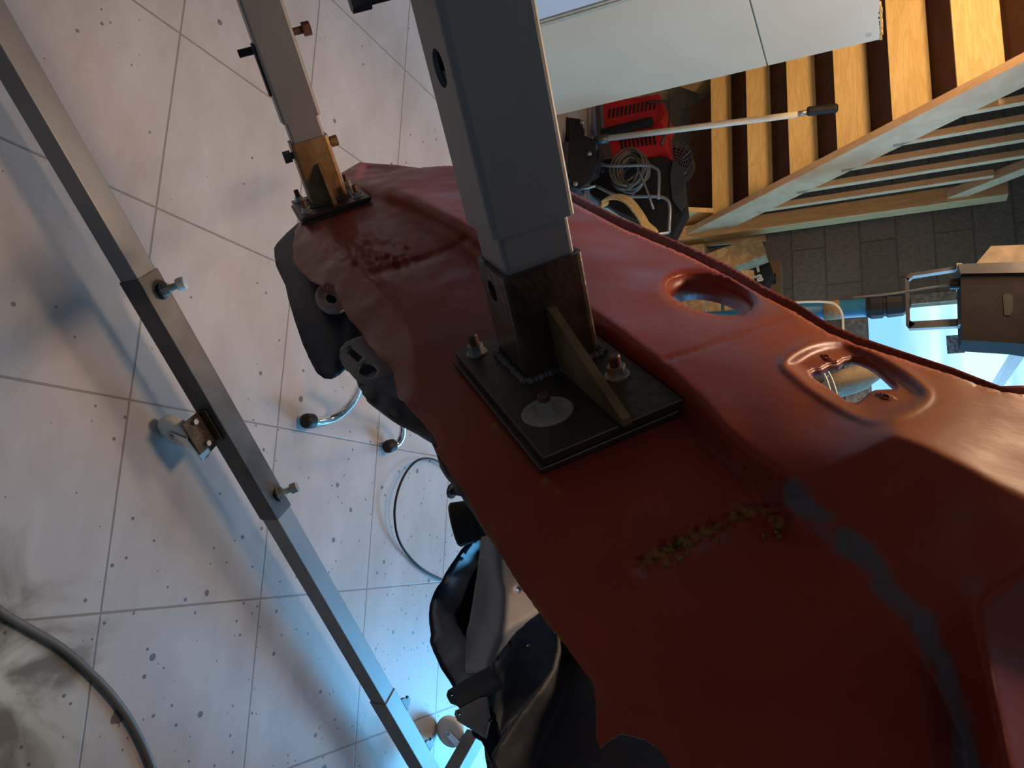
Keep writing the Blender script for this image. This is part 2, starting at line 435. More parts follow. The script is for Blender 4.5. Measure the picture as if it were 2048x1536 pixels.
tag(obj('paper_notice', bm, mat('paper_grey', (.30, .40, .48), .8, 0, bump=0, col2=(.12, .16, .2), scale=60, thr=(.5, .6))), 'small grey paper notice stuck on the bright window pane', 'notice')

# ---------------------------------------------------------------- ceiling lamps (those over cupboard, nearer arm and near end are added fills)
lm = emis('warm_lamp_glass', (1.0, .75, .45), 3)
for (x, y, lab, zl) in ((-2.35, 2.16, 'added square lamp out of view above the tall cupboard, brightening the staircase', 2.46), (-1.15, 2.60, 'square pendant lamp hanging over the car nose', 2.21), (-.70, 1.22, 'added square lamp out of view over the nearer steel arm, brightening the red panel', 2.23), (-.9, -.9, 'added square fill lamp out of view at the near end of the garage', 2.63)):
    t = thing('ceiling_lamp', lab, 'lamp', (x, y, zl))
    bm = NB(); add_box(bm, (x - .18, y - .18, zl + .03), (x + .18, y + .18, zl + .07), .004); obj('housing', bm, M['whitem'], t)
    if zl < 2.6:
        bm = NB(); add_cyl(bm, (x, y, zl + .07), (x, y, 2.7), .008, n=10); obj('hanging_rod', bm, M['whitem'], t)
    bm = NB(); add_box(bm, (x - .15, y - .15, zl), (x + .15, y + .15, zl + .03), .004); obj('diffuser', bm, lm, t)

# ---------------------------------------------------------------- mounting arms
HW = 0.035


def arm(B0, o, s, far, label, plate, flags, du=0.0):
    """o: end of outer tube, s: end of the socket (distances back from the plate)"""
    B = B0
    t = thing('mounting_arm', label, 'metal arm', V(B), 'square steel arms bolted to the car')
    bm = NB(); sqtube(bm, B - A * o, B - A * far, E1, E2, HW, .004, .005)
    outer = obj('outer_tube', bm, M['galv'], t)
    bm = NB(); sqtube(bm, B - A * (s * .4), B - A * (o + .12), E1, E2, HW - .0048, .003, .004)
    obj('inner_tube', bm, M['galv'], t)
    bm = NB(); sqtube(bm, B - A * (.010 - du), B - A * s, E1, E2, HW, .0042, .006)
    sk = obj('socket_tube', bm, M['rust'] if flags == 1 else M['rustl'], t, label='rust-brown welded socket tube')
    (v0, v1, w0, w1) = plate
    B = B0 + A * du
    # plates lie in the v,w plane: corners given from the arm axis
    bm = NB(); add_obox(bm, B + E1 * (v0 + v1) / 2 + E2 * (w0 + w1) / 2 - A * .008, E1 * (v1 - v0) / 2, E2 * (w1 - w0) / 2, A * .0035, .0008, 1)
    pl = obj('base_plate', bm, M['plate'], t, label='dark oily steel plate')
    bm = NB(); add_obox(bm, B + E1 * (v0 + v1) / 2 + E2 * ((w0 + w1) / 2 + .004) - A * .0005, E1 * (v1 - v0) / 2, E2 * (w1 - w0) / 2, A * .0025, .0008, 1)
    obj('backing_plate', bm, M['plate'], t)
    # weld bead round the socket foot
    bm = NB()
    rnd = random.Random(3)
    for sd in range(4):
        for k in range(15):
            q = (-1 + 2 * (k + .5) / 15) * HW
            y, z = ((HW + .002, q), (-HW - .002, q), (q, HW + .002), (q, -HW - .002))[sd]
            bmesh.ops.create_icosphere(bm, subdivisions=1, radius=.0042 + rnd.random() * .0018, matrix=Matrix.Translation(V(B - A * .012 + E1 * y + E2 * z)))
    obj('weld_bead', bm, M['dsteel'], t, True)
    # gusset: triangular rib
    return t, outer, sk


t1, outer1, sk1 = arm(B1, 0.1369, 0.1052, 1.05, 'nearer large grey square steel arm bolted to the middle of the car', (-.073, .142, -.048, .068), 1)
t2, outer2, sk2 = arm(B2, 0.1523, 0.1162, 1.05, 'farther grey square steel arm bolted to the far corner of the car', (-.086, .088, -.068, .065), 2, .014)


def gusset(B, t, v, w, h, out, m, dirw):
    """rib plate on the +E1 face; runs out along dirw"""
    th = .0035
    n = np.cross(A, dirw)
    P = [B + E1 * v + E2 * w - A * .012, B + E1 * v + E2 * w - A * h, B + E1 * v + E2 * w - A * h + dirw * .006, B + E1 * v + E2 * w + dirw * out - A * .018, B + E1 * v + E2 * w + dirw * out - A * .012]
    bm = NB(); add_prism(bm, [p - n * th for p in P], n * th * 2)
    return obj('gusset', bm, m, t)


BP2 = B2 + A * .014
gusset(B1, t1, HW - .001, .002, .070, .112, M['rustl'], E1)
gusset(BP2, t2, HW - .001, -.003, .086, .050, M['rustl'], E1)


def stud(B, t, v, w, r=.0085, washer=0, mt='zinc', name='bolt', h=.022, lab=None):
    p = B + E1 * v + E2 * w - A * .0115
    bm = NB(); add_lathe(bm, p, -A, [(0, r * .62), (h, r * .62), (h + .0015, r * .5)], 16)
    bo = obj(name, bm, M['rbolt'], t)
    bm = NB(); off = .0
    if washer:
        add_lathe(bm, p, -A, [(0, washer), (.0012, washer), (.0018, washer * .96), (.0018, r * .7)], 36); obj('washer', bm, M['gasket'], bo, label='large pale round washer'); bm = NB()
        off = .0018
    add_lathe(bm, p - A * off, -A, [(0, r * 1.35), (.0014, r * 1.35), (.0014, r * 1.0)], 24)
    add_cyl(bm, p - A * (off + .0014), p - A * (off + .0095), r, n=6)
    obj('nut', bm, M[mt], bo)
    return bo


stud(B1, t1, .089, .041, .0075, washer=.0205, mt='gasket', h=.016)
stud(B1, t1, .078, -.027, .0078, h=.018)
stud(B1, t1, -.050, .052, .0075, h=.018)
stud(B1, t1, -.055, -.036, .0075)
for v, wv in ((.055, -.050), (.055, .050), (-.060, .050), (-.065, -.052)): stud(BP2, t2, v, wv, .008)

# holes and cross bolts of the tubes


def cut(o, p, d, r, n=28):
    """drill a round hole of radius r through the near wall of o at p along d"""
    off = base(o)
    bm = NB(); add_cyl(bm, V(p) - V(d) * .012 - off, V(p) + V(d) * .012 - off, r, n=n)
    me = bpy.data.meshes.new('tmp'); bmesh.ops.recalc_face_normals(bm, faces=bm.faces); bm.to_mesh(me); bm.free()
    c = bpy.data.objects.new('tmp', me); C.objects.link(c); c.location = off
    md = o.modifiers.new('hole', 'BOOLEAN'); md.object = c; md.solver = 'EXACT'
    bpy.context.view_layer.update()
    dg = bpy.context.evaluated_depsgraph_get(); nm = bpy.data.meshes.new_from_object(o.evaluated_get(dg))
    o.modifiers.clear(); o.data = nm
    bpy.data.objects.remove(c)


def at_uvw(px, py, B, face):
    """point of the pixel on tube face (plane) -> back distance, cross offset"""
    fn, fa = (E1, E2) if face == 1 else (E2, E1)
    r = ray(px, py); q0 = B + fn * HW; tt = ((q0 - EYE) @ fn) / (r @ fn); P = EYE + r * tt
    return -(P - B) @ A, (P - B) @ fa


for (px, py, B, t, par, face, r) in ((879, 137, B1, t1, outer1, 2, .0135), (985, 582, B1, t1, sk1, 2, .0095)):
    bk_, al = at_uvw(px, py, B, face); cut(par, B - A * bk_ + E2 * HW + E1 * al, E2, r)
# long bolt on the far arm: rusty head right of the tube, black thread left
bk1, _ = at_uvw(560, 85, B2, 1)


def side_bolt(t, p, d, m, head=True, ln=.022, r=.0065, hr=.012, name='clamp_bolt'):
    bm = NB(); add_cyl(bm, p, p + d * ln, r, n=14)
    bo = obj(name, bm, M[m], t)
    if head:
        bm = NB(); add_cyl(bm, p + d * ln, p + d * (ln + .014), hr, n=6)
        obj('bolt_head', bm, M[m], bo)
    else:
        bm = NB()
        for k in range(9): add_lathe(bm, p + d * (ln * k / 9), d, [(0, r), (ln / 20, r * 1.12), (ln / 10, r)], 12)
        obj('thread', bm, M['black'], bo)
    return bo


bkr, _ = at_uvw(607, 78, B2, 1); bkl, _ = at_uvw(505, 110, B2, 1)
side_bolt(t2, B2 - A * (bk1 + .01) - E2 * (HW), -E2, 'rbolt', ln=.020)
side_bolt(t2, B2 - A * (bk1 - .002) + E2 * (HW), E2, 'dsteel', False, ln=.030)
bs, _ = at_uvw(610, 305, B2, 1)
side_bolt(t2, B2 - A * (bs) - E2 * HW, -E2, 'rustl', ln=.004, hr=.010)
side_bolt(t2, B2 - A * (bs - .004) + E2 * HW, E2, 'dsteel', ln=.004, hr=.011)
# thin locking strap on the left face of the far outer tube
bm = NB(); add_obox(bm, B2 - A * (bk1 - .035) + E2 * (HW + .003) + E1 * .008, A * .045, E1 * .010, E2 * .0022, .002); obj('locking_strap', bm, M['dsteel'], t2)
# clamp bolts on the left face of the near arm, at the top of the picture
for k, (px, py) in enumerate(((815, -92), (790, -98), (768, -95))):
    bkk, al = at_uvw(865, py, B1, 2)
    p = B1 - A * (bkk - .004 - k * .006) + E2 * HW + E1 * (.020 - k * .022)
    side_bolt(t1, p, E2, 'dsteel', ln=.010 + .010 * k, r=.0040, hr=.0065)

# ---------------------------------------------------------------- rotisserie frame
AZ = 0.7677
a_ = np.array([math.cos(AZ), math.sin(AZ), 0]); n_ = np.array([math.sin(AZ), -math.cos(AZ), 0]); z_ = np.array([0, 0, 1.])
BC = np.array([-0.2627, 1.1639, 0.1172])


def beam_back(px, py, h=.0583 / 2):
    """distance along the beam of a pixel on its top face"""
    P = PF(px, py, .1172 + h); return (P - BC) @ a_


rot = thing('rotisserie_frame', 'grey steel telescoping square floor beam on white casters under the car', 'metal frame', (BC[0], BC[1], 0))
s0 = beam_back(300, 545); s1 = beam_back(560, 1035); s2 = beam_back(780, 1395)
hi, ho = .0535 / 2, .0590 / 2
bm = NB(); sqtube(bm, BC - a_ * 1.75, BC + a_ * (s0 + .12), n_, z_, hi, .003, .003); obj('floor_beam', bm, M['galv'], rot)
bm = NB(); sqtube(bm, BC + a_ * s0, BC + a_ * s1, n_, z_, ho, .003, .003); slv = obj('coupling_sleeve', bm, M['dsteel'], rot, label='dark steel coupling sleeve')
bm = NB(); sqtube(bm, BC + a_ * (s1 - .12), BC + a_ * (s2 + .15), n_, z_, hi, .003, .003); obj('floor_beam', bm, M['galv'], rot)
bm = NB(); sqtube(bm, BC + a_ * s2, BC + a_ * 2.9, n_, z_, ho, .003, .003); slv2 = obj('coupling_sleeve', bm, M['galv'], rot)
# welded nuts with clamp bolts on the sleeve
for (s, mth, par) in ((s0 + .045, 'nylon', slv), (s1 - .05, 'zinc', slv)):
    p = BC + a_ * s + z_ * ho
    d = (z_ * .78 - n_ * .60); d /= np.linalg.norm(d)
    p = BC + a_ * s + z_ * ho - n_ * .010
    bm = NB(); add_cyl(bm, p - d * .004, p + d * .016, .0135, n=6); nt_ = obj('welded_nut', bm, M['zinc'], par)
    bm = NB(); add_cyl(bm, p + d * .01, p + d * .035, .008, n=14); cb_ = obj('clamp_bolt', bm, M['zinc'], rot)
    bm = NB(); add_lathe(bm, p + d * .033, d, [(0, .0125), (.002, .0145), (.016, .0145), (.018, .012)], 18 if mth == 'nylon' else 6); obj('bolt_head', bm, M[mth], cb_)
    bm = NB(); r3 = random.Random(int(s * 100))
    for k in range(16):
        q = 2 * math.pi * k / 16; xx, yy, _ = frame_of(d)
        bmesh.ops.create_icosphere(bm, subdivisions=1, radius=.003 + r3.random() * .0025, matrix=Matrix.Translation(V(p) + (xx * math.cos(q) + yy * math.sin(q)) * .015))
    obj('weld_bead', bm, M['dsteel'], par, True)
for px, py in ((815, 1425), (865, 1505)):     # notched lugs on the lower sleeve
    s = beam_back(px - 15, py)
    p = BC + a_ * s + z_ * (ho - .004) - n_ * ho
    P = [(0, 0), (.045, 0), (.045, .018), (.034, .030), (.020, .030), (.020, .018), (.010, .016), (0, .004)]
    bm = NB(); add_prism(bm, [p + a_ * (x - .02) - n_ * (y) + z_ * .004 for x, y in P], -z_ * .010)
    obj('locking_lug', bm, M['dsteel'], rot)
# tube end, assumed mast and head bar carrying the arms, behind and to the left of the camera
top1, top2 = B1 - A * 1.03, B2 - A * 1.03
hb = (top1 - top2); L_ = np.linalg.norm(hb); hb /= L_
n3 = np.cross(A, hb)
bm = NB(); sqtube(bm, top2 - hb * .12, top1 + hb * .12, A, n3, .035, .004, .005); obj('head_bar', bm, M['galv'], rot)
mid = (top1 + top2) / 2 - A * .08
base_s = (mid - BC) @ a_
bx = BC + a_ * base_s
bm = NB(); sqtube(bm, (mid[0], mid[1], .0), (mid[0], mid[1], mid[2] + .1), a_, n_, .04, .004, .005); obj('mast', bm, M['galv'], rot)
bm = NB(); add_cyl(bm, mid - A * .07, mid + A * .08, .032, n=24); obj('pivot', bm, M['dsteel'], rot)
pm = np.array([mid[0], mid[1], .1172]); bm = NB(); sqtube(bm, pm - n_ * .5, pm + n_ * .62, a_, z_, .03, .003, .003); obj('cross_foot', bm, M['galv'], rot)


def caster(p, swivel, m='nylon', R=.044, off=.024):
    """p: mounting point on the underside of the beam (top of the caster), wheel rolls along swivel"""
    sw = np.array([math.cos(swivel), math.sin(swivel), 0]); sd = np.array([-sw[1], sw[0], 0])
    root = None
    zt = p[2]
    wc = np.array([p[0], p[1], R]) + sw * off
    bm = NB(); add_obox(bm, (p[0], p[1], zt - .003), sw * .034, sd * .028, z_ * .0025, .002)
    fork = obj('caster_plate', bm, M['chrome'], rot)
    bm = NB(); add_cyl(bm, (p[0], p[1], zt - .012), (p[0], p[1], zt - .004), .020, n=24)
    for sg in (-1, 1):
        q = sd * sg * .0165
        pts = [np.array([p[0], p[1], zt - .010]) - sw * .018, np.array([p[0], p[1], zt - .010]) + sw * .022, wc + sw * .010 + z_ * .006, wc + sw * .006 - z_ * .010, wc - sw * .010 - z_ * .006]
        add_prism(bm, [x + q - sd * .0012 for x in pts], sd * .0024)
    obj('fork', bm, M['chrome'], fork)
    bm = NB(); add_lathe(bm, wc - sd * .0125, sd, [(0, R * .55), (0, R * .8), (.003, R * .97), (.008, R), (.017, R), (.022, R * .97), (.025, R * .8), (.025, R * .55)], 36)
    obj('wheel', bm, M[m], fork, True)
    bm = NB(); add_cyl(bm, wc - sd * .020, wc + sd * .020, .006, n=12); obj('axle', bm, M['zinc'], fork)
    return fork


# first caster under a short bracket on the camera side of the sleeve
cs = beam_back(430, 860)
cp = BC + a_ * cs + n_ * .062; cp[2] = .101
bm = NB(); add_obox(bm, BC + a_ * cs + n_ * (ho + .030) - z_ * .0125, a_ * .042, n_ * .030, z_ * .003, .002)
add_obox(bm, BC + a_ * cs + n_ * (ho + .003) - z_ * .002, a_ * .042, n_ * .003, z_ * .012, .001)
brk = obj('caster_bracket', bm, M['rust'], rot, label='welded rusty caster bracket')
for q in (-.03, .03):
    bm = NB(); add_cyl(bm, BC + a_ * (cs + q) + n_ * (ho + .03) - z_ * .012, BC + a_ * (cs + q) + n_ * (ho + .03) - z_ * .002, .007, n=6); obj('bracket_nut', bm, M['zinc'], brk)
cp[2] = .1172 - .0155
pp = PF(404, 884, .100); caster(np.array([pp[0], pp[1], .1017]), AZ + math.pi + .10, off=.036)
# cross leg at the far end, with a black end cap and the second caster
leg_c = PF(958, 1500, .11)
ldir = PF(925, 1560, .11) - PF(990, 1440, .11); ldir /= np.linalg.norm(ldir)
ln_ = np.array([-ldir[1], ldir[0], 0])
t = rot
q0 = PF(935, 1500, .145)
bm = NB(); add_obox(bm, q0 + ldir * .10, ldir * .16, ln_ * .030, z_ * .026, .003); obj('cross_leg', bm, M['dsteel'], rot, label='dark cross leg with end plate')
pp = PF(925, 1492, .10); caster(np.array([pp[0], pp[1], .1165]), AZ + math.pi - .5, R=.056, off=.046)

# ---------------------------------------------------------------- car body: sheet panels described by their relief over the end plane
STEP = 6


def relief(points, lines, x0, y0, x1, y1, st=STEP, blur=2, fair=0):
    """points/lines of (px,py,u): linear interpolation over a constrained triangulation, then softened"""
    P, Ed, U = [], [], []

    def add(p):
        for i, q in enumerate(P):
            if abs(q[0] - p[0]) < .5 and abs(q[1] - p[1]) < .5: return i
        P.append((p[0], p[1])); U.append(p[2]); return len(P) - 1
    for p in points: add(p)
    for l in lines:
        ids = [add(p) for p in l]
        for a, b in zip(ids, ids[1:]):
            if a != b: Ed.append((a, b))
    vs, es, fs, ov, oe, of = delaunay_2d_cdt([Vector(p) for p in P], Ed, [], 0, 1e-4)
    UU = []
    for i, v in enumerate(vs):
        if ov[i]: UU.append(U[ov[i][0]])
        else:
            d = [(abs(v.x - P[k][0]) + abs(v.y - P[k][1]), U[k]) for k in range(len(P))]; UU.append(min(d)[1])
    nx, ny = int((x1 - x0) / st) + 2, int((y1 - y0) / st) + 2
    G = np.full((ny, nx), np.nan)
    for f in fs:
        (xa, ya), (xb, yb), (xc, yc) = [(vs[i].x, vs[i].y) for i in f]
        i0, i1 = max(0, int((min(xa, xb, xc) - x0) / st)), min(nx - 1, int((max(xa, xb, xc) - x0) / st) + 1)
        j0, j1 = max(0, int((min(ya, yb, yc) - y0) / st)), min(ny - 1, int((max(ya, yb, yc) - y0) / st) + 1)
        if i1 < i0 or j1 < j0: continue
        X, Yg = np.meshgrid(x0 + np.arange(i0, i1 + 1) * st, y0 + np.arange(j0, j1 + 1) * st)
        D = (yb - yc) * (xa - xc) + (xc - xb) * (ya - yc)
        if abs(D) < 1e-9: continue
        la = ((yb - yc) * (X - xc) + (xc - xb) * (Yg - yc)) / D; lb = ((yc - ya) * (X - xc) + (xa - xc) * (Yg - yc)) / D; lc = 1 - la - lb
        ok = (la > -1e-6) & (lb > -1e-6) & (lc > -1e-6)
        S = G[j0:j1 + 1, i0:i1 + 1]; S[ok] = (la * UU[f[0]] + lb * UU[f[1]] + lc * UU[f[2]])[ok]
    while np.isnan(G).any():
        n = np.isnan(G); Gp = np.pad(G, 1, constant_values=np.nan)
        st_ = np.stack([Gp[1:-1, :-2], Gp[1:-1, 2:], Gp[:-2, 1:-1], Gp[2:, 1:-1]])
        cnt = (~np.isnan(st_)).sum(0); s = np.nansum(st_, 0); can = n & (cnt > 0); G[can] = s[can] / cnt[can]
    if fair:
        fix = np.zeros(G.shape, bool)
        for l in lines:
            for (ax, ay, _), (bx_, by_, _) in zip(l, l[1:]):
                n = int(max(abs(bx_ - ax), abs(by_ - ay)) / st * 2) + 1
                for k in range(n + 1):
                    i, j = int(round((ax + (bx_ - ax) * k / n - x0) / st)), int(round((ay + (by_ - ay) * k / n - y0) / st))
                    if 0 <= i < nx and 0 <= j < ny: fix[j, i] = True
        for _ in range(fair):
            Gp = np.pad(G, 1, mode='edge'); H = (Gp[1:-1, :-2] + Gp[1:-1, 2:] + Gp[:-2, 1:-1] + Gp[2:, 1:-1]) / 4; G = np.where(fix, G, H)
    for _ in range(blur):
        Gp = np.pad(G, 1, mode='edge'); G = (Gp[1:-1, 1:-1] * 4 + 2 * (Gp[1:-1, :-2] + Gp[1:-1, 2:] + Gp[:-2, 1:-1] + Gp[2:, 1:-1]) + Gp[:-2, :-2] + Gp[2:, 2:] + Gp[:-2, 2:] + Gp[2:, :-2]) / 16

    def f(px, py):
        a = min(max((px - x0) / st, 0), nx - 1.001); b = min(max((py - y0) / st, 0), ny - 1.001)
        i, j = int(a), int(b); s, t = a - i, b - j
        return (G[j, i] * (1 - s) + G[j, i + 1] * s) * (1 - t) + (G[j + 1, i] * (1 - s) + G[j + 1, i + 1] * s) * t
    return f


def inpoly(x, y, P):
    c = False; n = len(P); j = n - 1
    for i in range(n):
        if (P[i][1] > y) != (P[j][1] > y) and x < (P[j][0] - P[i][0]) * (y - P[i][1]) / (P[j][1] - P[i][1]) + P[i][0]: c = not c
        j = i
    return c


def resample(P, st):
    out = []
    for i in range(len(P)):
        a, b = P[i], P[(i + 1) % len(P)]; d = math.hypot(b[0] - a[0], b[1] - a[1]); n = max(1, int(round(d / st)))
        for k in range(n): out.append((a[0] + (b[0] - a[0]) * k / n, a[1] + (b[1] - a[1]) * k / n))
    return out


def smooth_poly(P, k=4):
    Q = catmull([(p[0], p[1], 0) for p in (P[-2:] + P + P[:2])], k)
    Q = Q[2 * k:-(1 + k)] if True else Q
    return [(q.x, q.y) for q in Q[:len(P) * k]]


def segdist(x, y, L):
    best = 1e9
    for (ax, ay), (bx_, by_) in zip(L, L[1:]):
        dx, dy = bx_ - ax, by_ - ay; t = max(0, min(1, ((x - ax) * dx + (y - ay) * dy) / (dx * dx + dy * dy + 1e-9)))
        best = min(best, math.hypot(x - ax - dx * t, y - ay - dy * t))
    return best


def panel(name, outline, ufun, m, parent, holes=(), st=STEP, thick=.0015, flange=(), masks=None, smooth=True, label=None, jag=0):
    O = resample(outline, st)
    if jag:
        rr = random.Random(5); O = [(x + rr.uniform(-jag, jag), y + rr.uniform(-jag, jag)) for x, y in O]
    HO = [resample(h, st * .7) for h in holes]
    pts = list(O); ed = [(i, (i + 1) % len(O)) for i in range(len(O))]
    for h in HO:
        b0 = len(pts); pts += h; ed += [(b0 + i, b0 + (i + 1) % len(h)) for i in range(len(h))]
    bound = np.array(pts)
    xs = [p[0] for p in O]; ys = [p[1] for p in O]
    j = 0; y = min(ys)
    while y < max(ys):
        x = min(xs) + (st / 2 if j % 2 else 0)
        while x < max(xs):
            if inpoly(x, y, O) and not any(inpoly(x, y, h) for h in HO):
                if ((bound[:, 0] - x) ** 2 + (bound[:, 1] - y) ** 2).min() > (st * .55) ** 2: pts.append((x, y))
            x += st
        y += st * .87; j += 1
    vs, es, fs, ov, oe, of = delaunay_2d_cdt([Vector(p) for p in pts], ed, [], 0, 1e-5)
    bm = NB(); bv = []
    lay = bm.verts.layers.float_color.new('mask') if masks else None
    for v in vs: bv.append(bm.verts.new(V(PU(v.x, v.y, ufun(v.x, v.y)))))
    col = {}
    for f in fs:
        cx = sum(vs[i].x for i in f) / 3; cy = sum(vs[i].y for i in f) / 3
        if inpoly(cx, cy, O) and not any(inpoly(cx, cy, h) for h in HO): bm.faces.new([bv[i] for i in f])
    if masks:
        for i, v in enumerate(vs): bv[i][lay] = (*masks(v.x, v.y), 1)
    loose = [v for v in bm.verts if not v.link_faces]; bmesh.ops.delete(bm, geom=loose, context='VERTS')
    for (poly, du) in flange:
        Q = resample(poly, st * .7)
        a = [V(PU(x, y, ufun(x, y))) for x, y in Q]; n = len(Q)
        va = [bm.verts.new(p) for p in a]; vb = [bm.verts.new(p + V(A) * du) for p in a]
        for i in range(n): bm.faces.new((va[i], va[(i + 1) % n], vb[(i + 1) % n], vb[i]))
        if lay:
            for q in va + vb: q[lay] = (0, 0, 0, 1)
    # all faces towards the camera side (-A)
    for f in bm.faces:
        f.normal_update()
    o = obj(name, bm, m, parent, smooth, label, fix=False)
    me = o.data
    s = o.modifiers.new('thickness', 'SOLIDIFY'); s.thickness = thick; s.offset = 0
    return o


def paint(name='oxide_red_primer'):
    m = bpy.data.materials.new(name); m.use_nodes = True; nt = m.node_tree; b = nt.nodes['Principled BSDF']
    N = nt.nodes.new; L = nt.links.new
    geo = N('ShaderNodeNewGeometry')
    at = N('ShaderNodeAttribute'); at.attribute_name = 'mask'; sp = N('ShaderNodeSeparateXYZ'); L(at.outputs['Color'], sp.inputs[0])
    n1 = N('ShaderNodeTexNoise'); n1.inputs['Scale'].default_value = 7; n1.inputs['Detail'].default_value = 7; L(geo.outputs['Position'], n1.inputs['Vector'])
    r1 = N('ShaderNodeValToRGB'); L(n1.outputs[0], r1.inputs[0]); r1.color_ramp.elements[0].position = .3; r1.color_ramp.elements[1].position = .7
    r1.color_ramp.elements[0].color = (0.215, 0.028, 0.013, 1); r1.color_ramp.elements[1].color = (0.31, 0.052, 0.024, 1)
    cur = r1.outputs[0]
    for i, (colr, sc, lo, hi_) in enumerate((((0.19, 0.072, 0.045, 1), 35, .35, .6), ((0.10, 0.115, 0.135, 1), 45, .40, .62), ((0.30, 0.17, 0.035, 1), 50, .45, .65))):
        nn = N('ShaderNodeTexNoise'); nn.inputs['Scale'].default_value = sc; nn.inputs['Detail'].default_value = 8; nn.inputs['Roughness'].default_value = .7; L(geo.outputs['Position'], nn.inputs['Vector'])
        ad = N('ShaderNodeMath'); ad.operation = 'MULTIPLY_ADD'; L(nn.outputs[0], ad.inputs[0]); ad.inputs[1].default_value = 1.2; L(sp.outputs[i], ad.inputs[2])
        mr = N('ShaderNodeMapRange'); L(ad.outputs[0], mr.inputs['Value']); mr.inputs['From Min'].default_value = 1.0; mr.inputs['From Max'].default_value = 1.25
        mr.inputs['To Max'].default_value = .85
        mx = N('ShaderNodeMixRGB'); L(mr.outputs[0], mx.inputs[0]); L(cur, mx.inputs[1]); mx.inputs[2].default_value = colr; cur = mx.outputs[0]
    L(cur, b.inputs['Base Color'])
    n4 = N('ShaderNodeTexNoise'); n4.inputs['Scale'].default_value = 14; n4.inputs['Detail'].default_value = 6; L(geo.outputs['Position'], n4.inputs['Vector'])
    rr = N('ShaderNodeMapRange'); L(n4.outputs[0], rr.inputs['Value']); rr.inputs['From Min'].default_value = .3; rr.inputs['From Max'].default_value = .7; rr.inputs['To Min'].default_value = .30; rr.inputs['To Max'].default_value = .50; b.inputs['Specular IOR Level'].default_value = .18
    L(rr.outputs[0], b.inputs['Roughness'])
    n5 = N('ShaderNodeTexNoise'); n5.inputs['Scale'].default_value = 90; n5.inputs['Detail'].default_value = 4; L(geo.outputs['Position'], n5.inputs['Vector'])
    bp = N('ShaderNodeBump'); bp.inputs['Strength'].default_value = .12; bp.inputs['Distance'].default_value = .002; L(n5.outputs[0], bp.inputs['Height']); L(bp.outputs[0], b.inputs['Normal'])
    return m


M['paint'] = paint()
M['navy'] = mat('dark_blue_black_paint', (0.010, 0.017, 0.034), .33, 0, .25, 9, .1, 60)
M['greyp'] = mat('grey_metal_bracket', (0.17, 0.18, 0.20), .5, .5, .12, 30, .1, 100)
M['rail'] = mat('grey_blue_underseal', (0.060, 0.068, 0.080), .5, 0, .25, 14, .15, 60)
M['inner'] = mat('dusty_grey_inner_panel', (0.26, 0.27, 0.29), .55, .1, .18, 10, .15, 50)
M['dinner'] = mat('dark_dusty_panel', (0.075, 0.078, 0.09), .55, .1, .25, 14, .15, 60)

for k_ in ('black', 'rubber', 'navy', 'dinner'): M[k_].node_tree.nodes['Principled BSDF'].inputs['Specular IOR Level'].default_value = .25
M['navy'].node_tree.nodes['Principled BSDF'].inputs['Specular IOR Level'].default_value = .10; M['navy'].node_tree.nodes['Principled BSDF'].inputs['Roughness'].default_value = .5
car = thing('car_body', 'dark red primed car body shell turned on its side, held by two steel arms', 'car body', V(B1 + A * .3))

RAG = [(599, 445), (590, 462), (587, 490), (587, 524), (600, 540), (621, 562), (640, 570), (652, 580), (655, 567), (668, 572), (678, 600), (690, 622), (699, 640), (718, 659), (727, 674), (738, 690), (752, 706), (768, 722), (784, 734), (788, 750), (790, 765), (799, 799), (806, 800), (821, 818), (840, 840), (865, 868), (877, 896), (871, 901), (897, 940), (914, 965), (931, 991), (948, 1025), (973, 1068), (995, 1098), (1012, 1128), (1033, 1162), (1067, 1209), (1097, 1251), (1131, 1290), (1157, 1328), (1187, 1367), (1193, 1400), (1193, 1480), (1200, 1497), (1222, 1478), (1245, 1468), (1290, 1478), (1320, 1500), (1345, 1540), (1360, 1620)]
LIP = [(2160, 830), (2048, 775), (2001, 774), (1954, 756), (1906, 737), (1811, 706), (1716, 674), (1653, 646), (1621, 627), (1590, 605), (1526, 573), (1463, 535), (1400, 503), (1378, 505 - 12), (1239, 435), (1146, 387), (1080, 357), (1000, 338), (950, 333), (900, 332), (842, 336), (798, 342), (738, 354), (710, 363)]
OUT = RAG + [(2160, 1620), (2160, 850), (2048, 792), (2001, 785), (1954, 771), (1906, 752), (1811, 722), (1716, 692), (1653, 666), (1621, 646), (1590, 626), (1526, 594), (1463, 557), (1400, 526), (1378, 514), (1239, 456), (1146, 407), (1080, 372), (1000, 345), (950, 335), (900, 332), (842, 336), (798, 342), (738, 354), (710, 363)] + [(706, 370), (690, 385), (660, 415), (625, 440)]
S_top = [(700, 369, .004), (745, 369, -.006), (781, 379, -.017), (816, 395, -.019), (868, 421, -.02), (904, 440, -.02), (953, 469, -.02), (1050, 540, -.02), (1130, 595, -.02), (1196, 634, -.02), (1260, 680, -.02), (1330, 735, -.02), (1400, 800, -.02), (1450, 860, -.02), (1500, 905, -.019), (1560, 945, -.018), (1604, 965, -.017)]
S_bot = [(690, 380, .018), (715, 388, .018), (740, 398, .016), (777, 412, .011), (830, 428, .006), (891, 465, .006), (953, 505, .006), (1040, 575, .006), (1110, 640, .006), (1200, 695, .006), (1260, 745, .006), (1335, 805, .006), (1390, 860, .006), (1450, 925, .006), (1520, 985, .006), (1590, 1045, .006), (1680, 1130, .006), (1760, 1215, .006), (1830, 1300, .006), (1890, 1390, .006), (1930, 1470, .006), (1960, 1640, .006)]
R1 = [(599, 446, .022), (644, 460, .016), (660, 477, .010), (692, 515, .004), (720, 545, .004), (760, 580, .004), (800, 625, .004), (822, 660, .004), (828, 700, .004), (828, 760, .006), (821, 816, .008)]
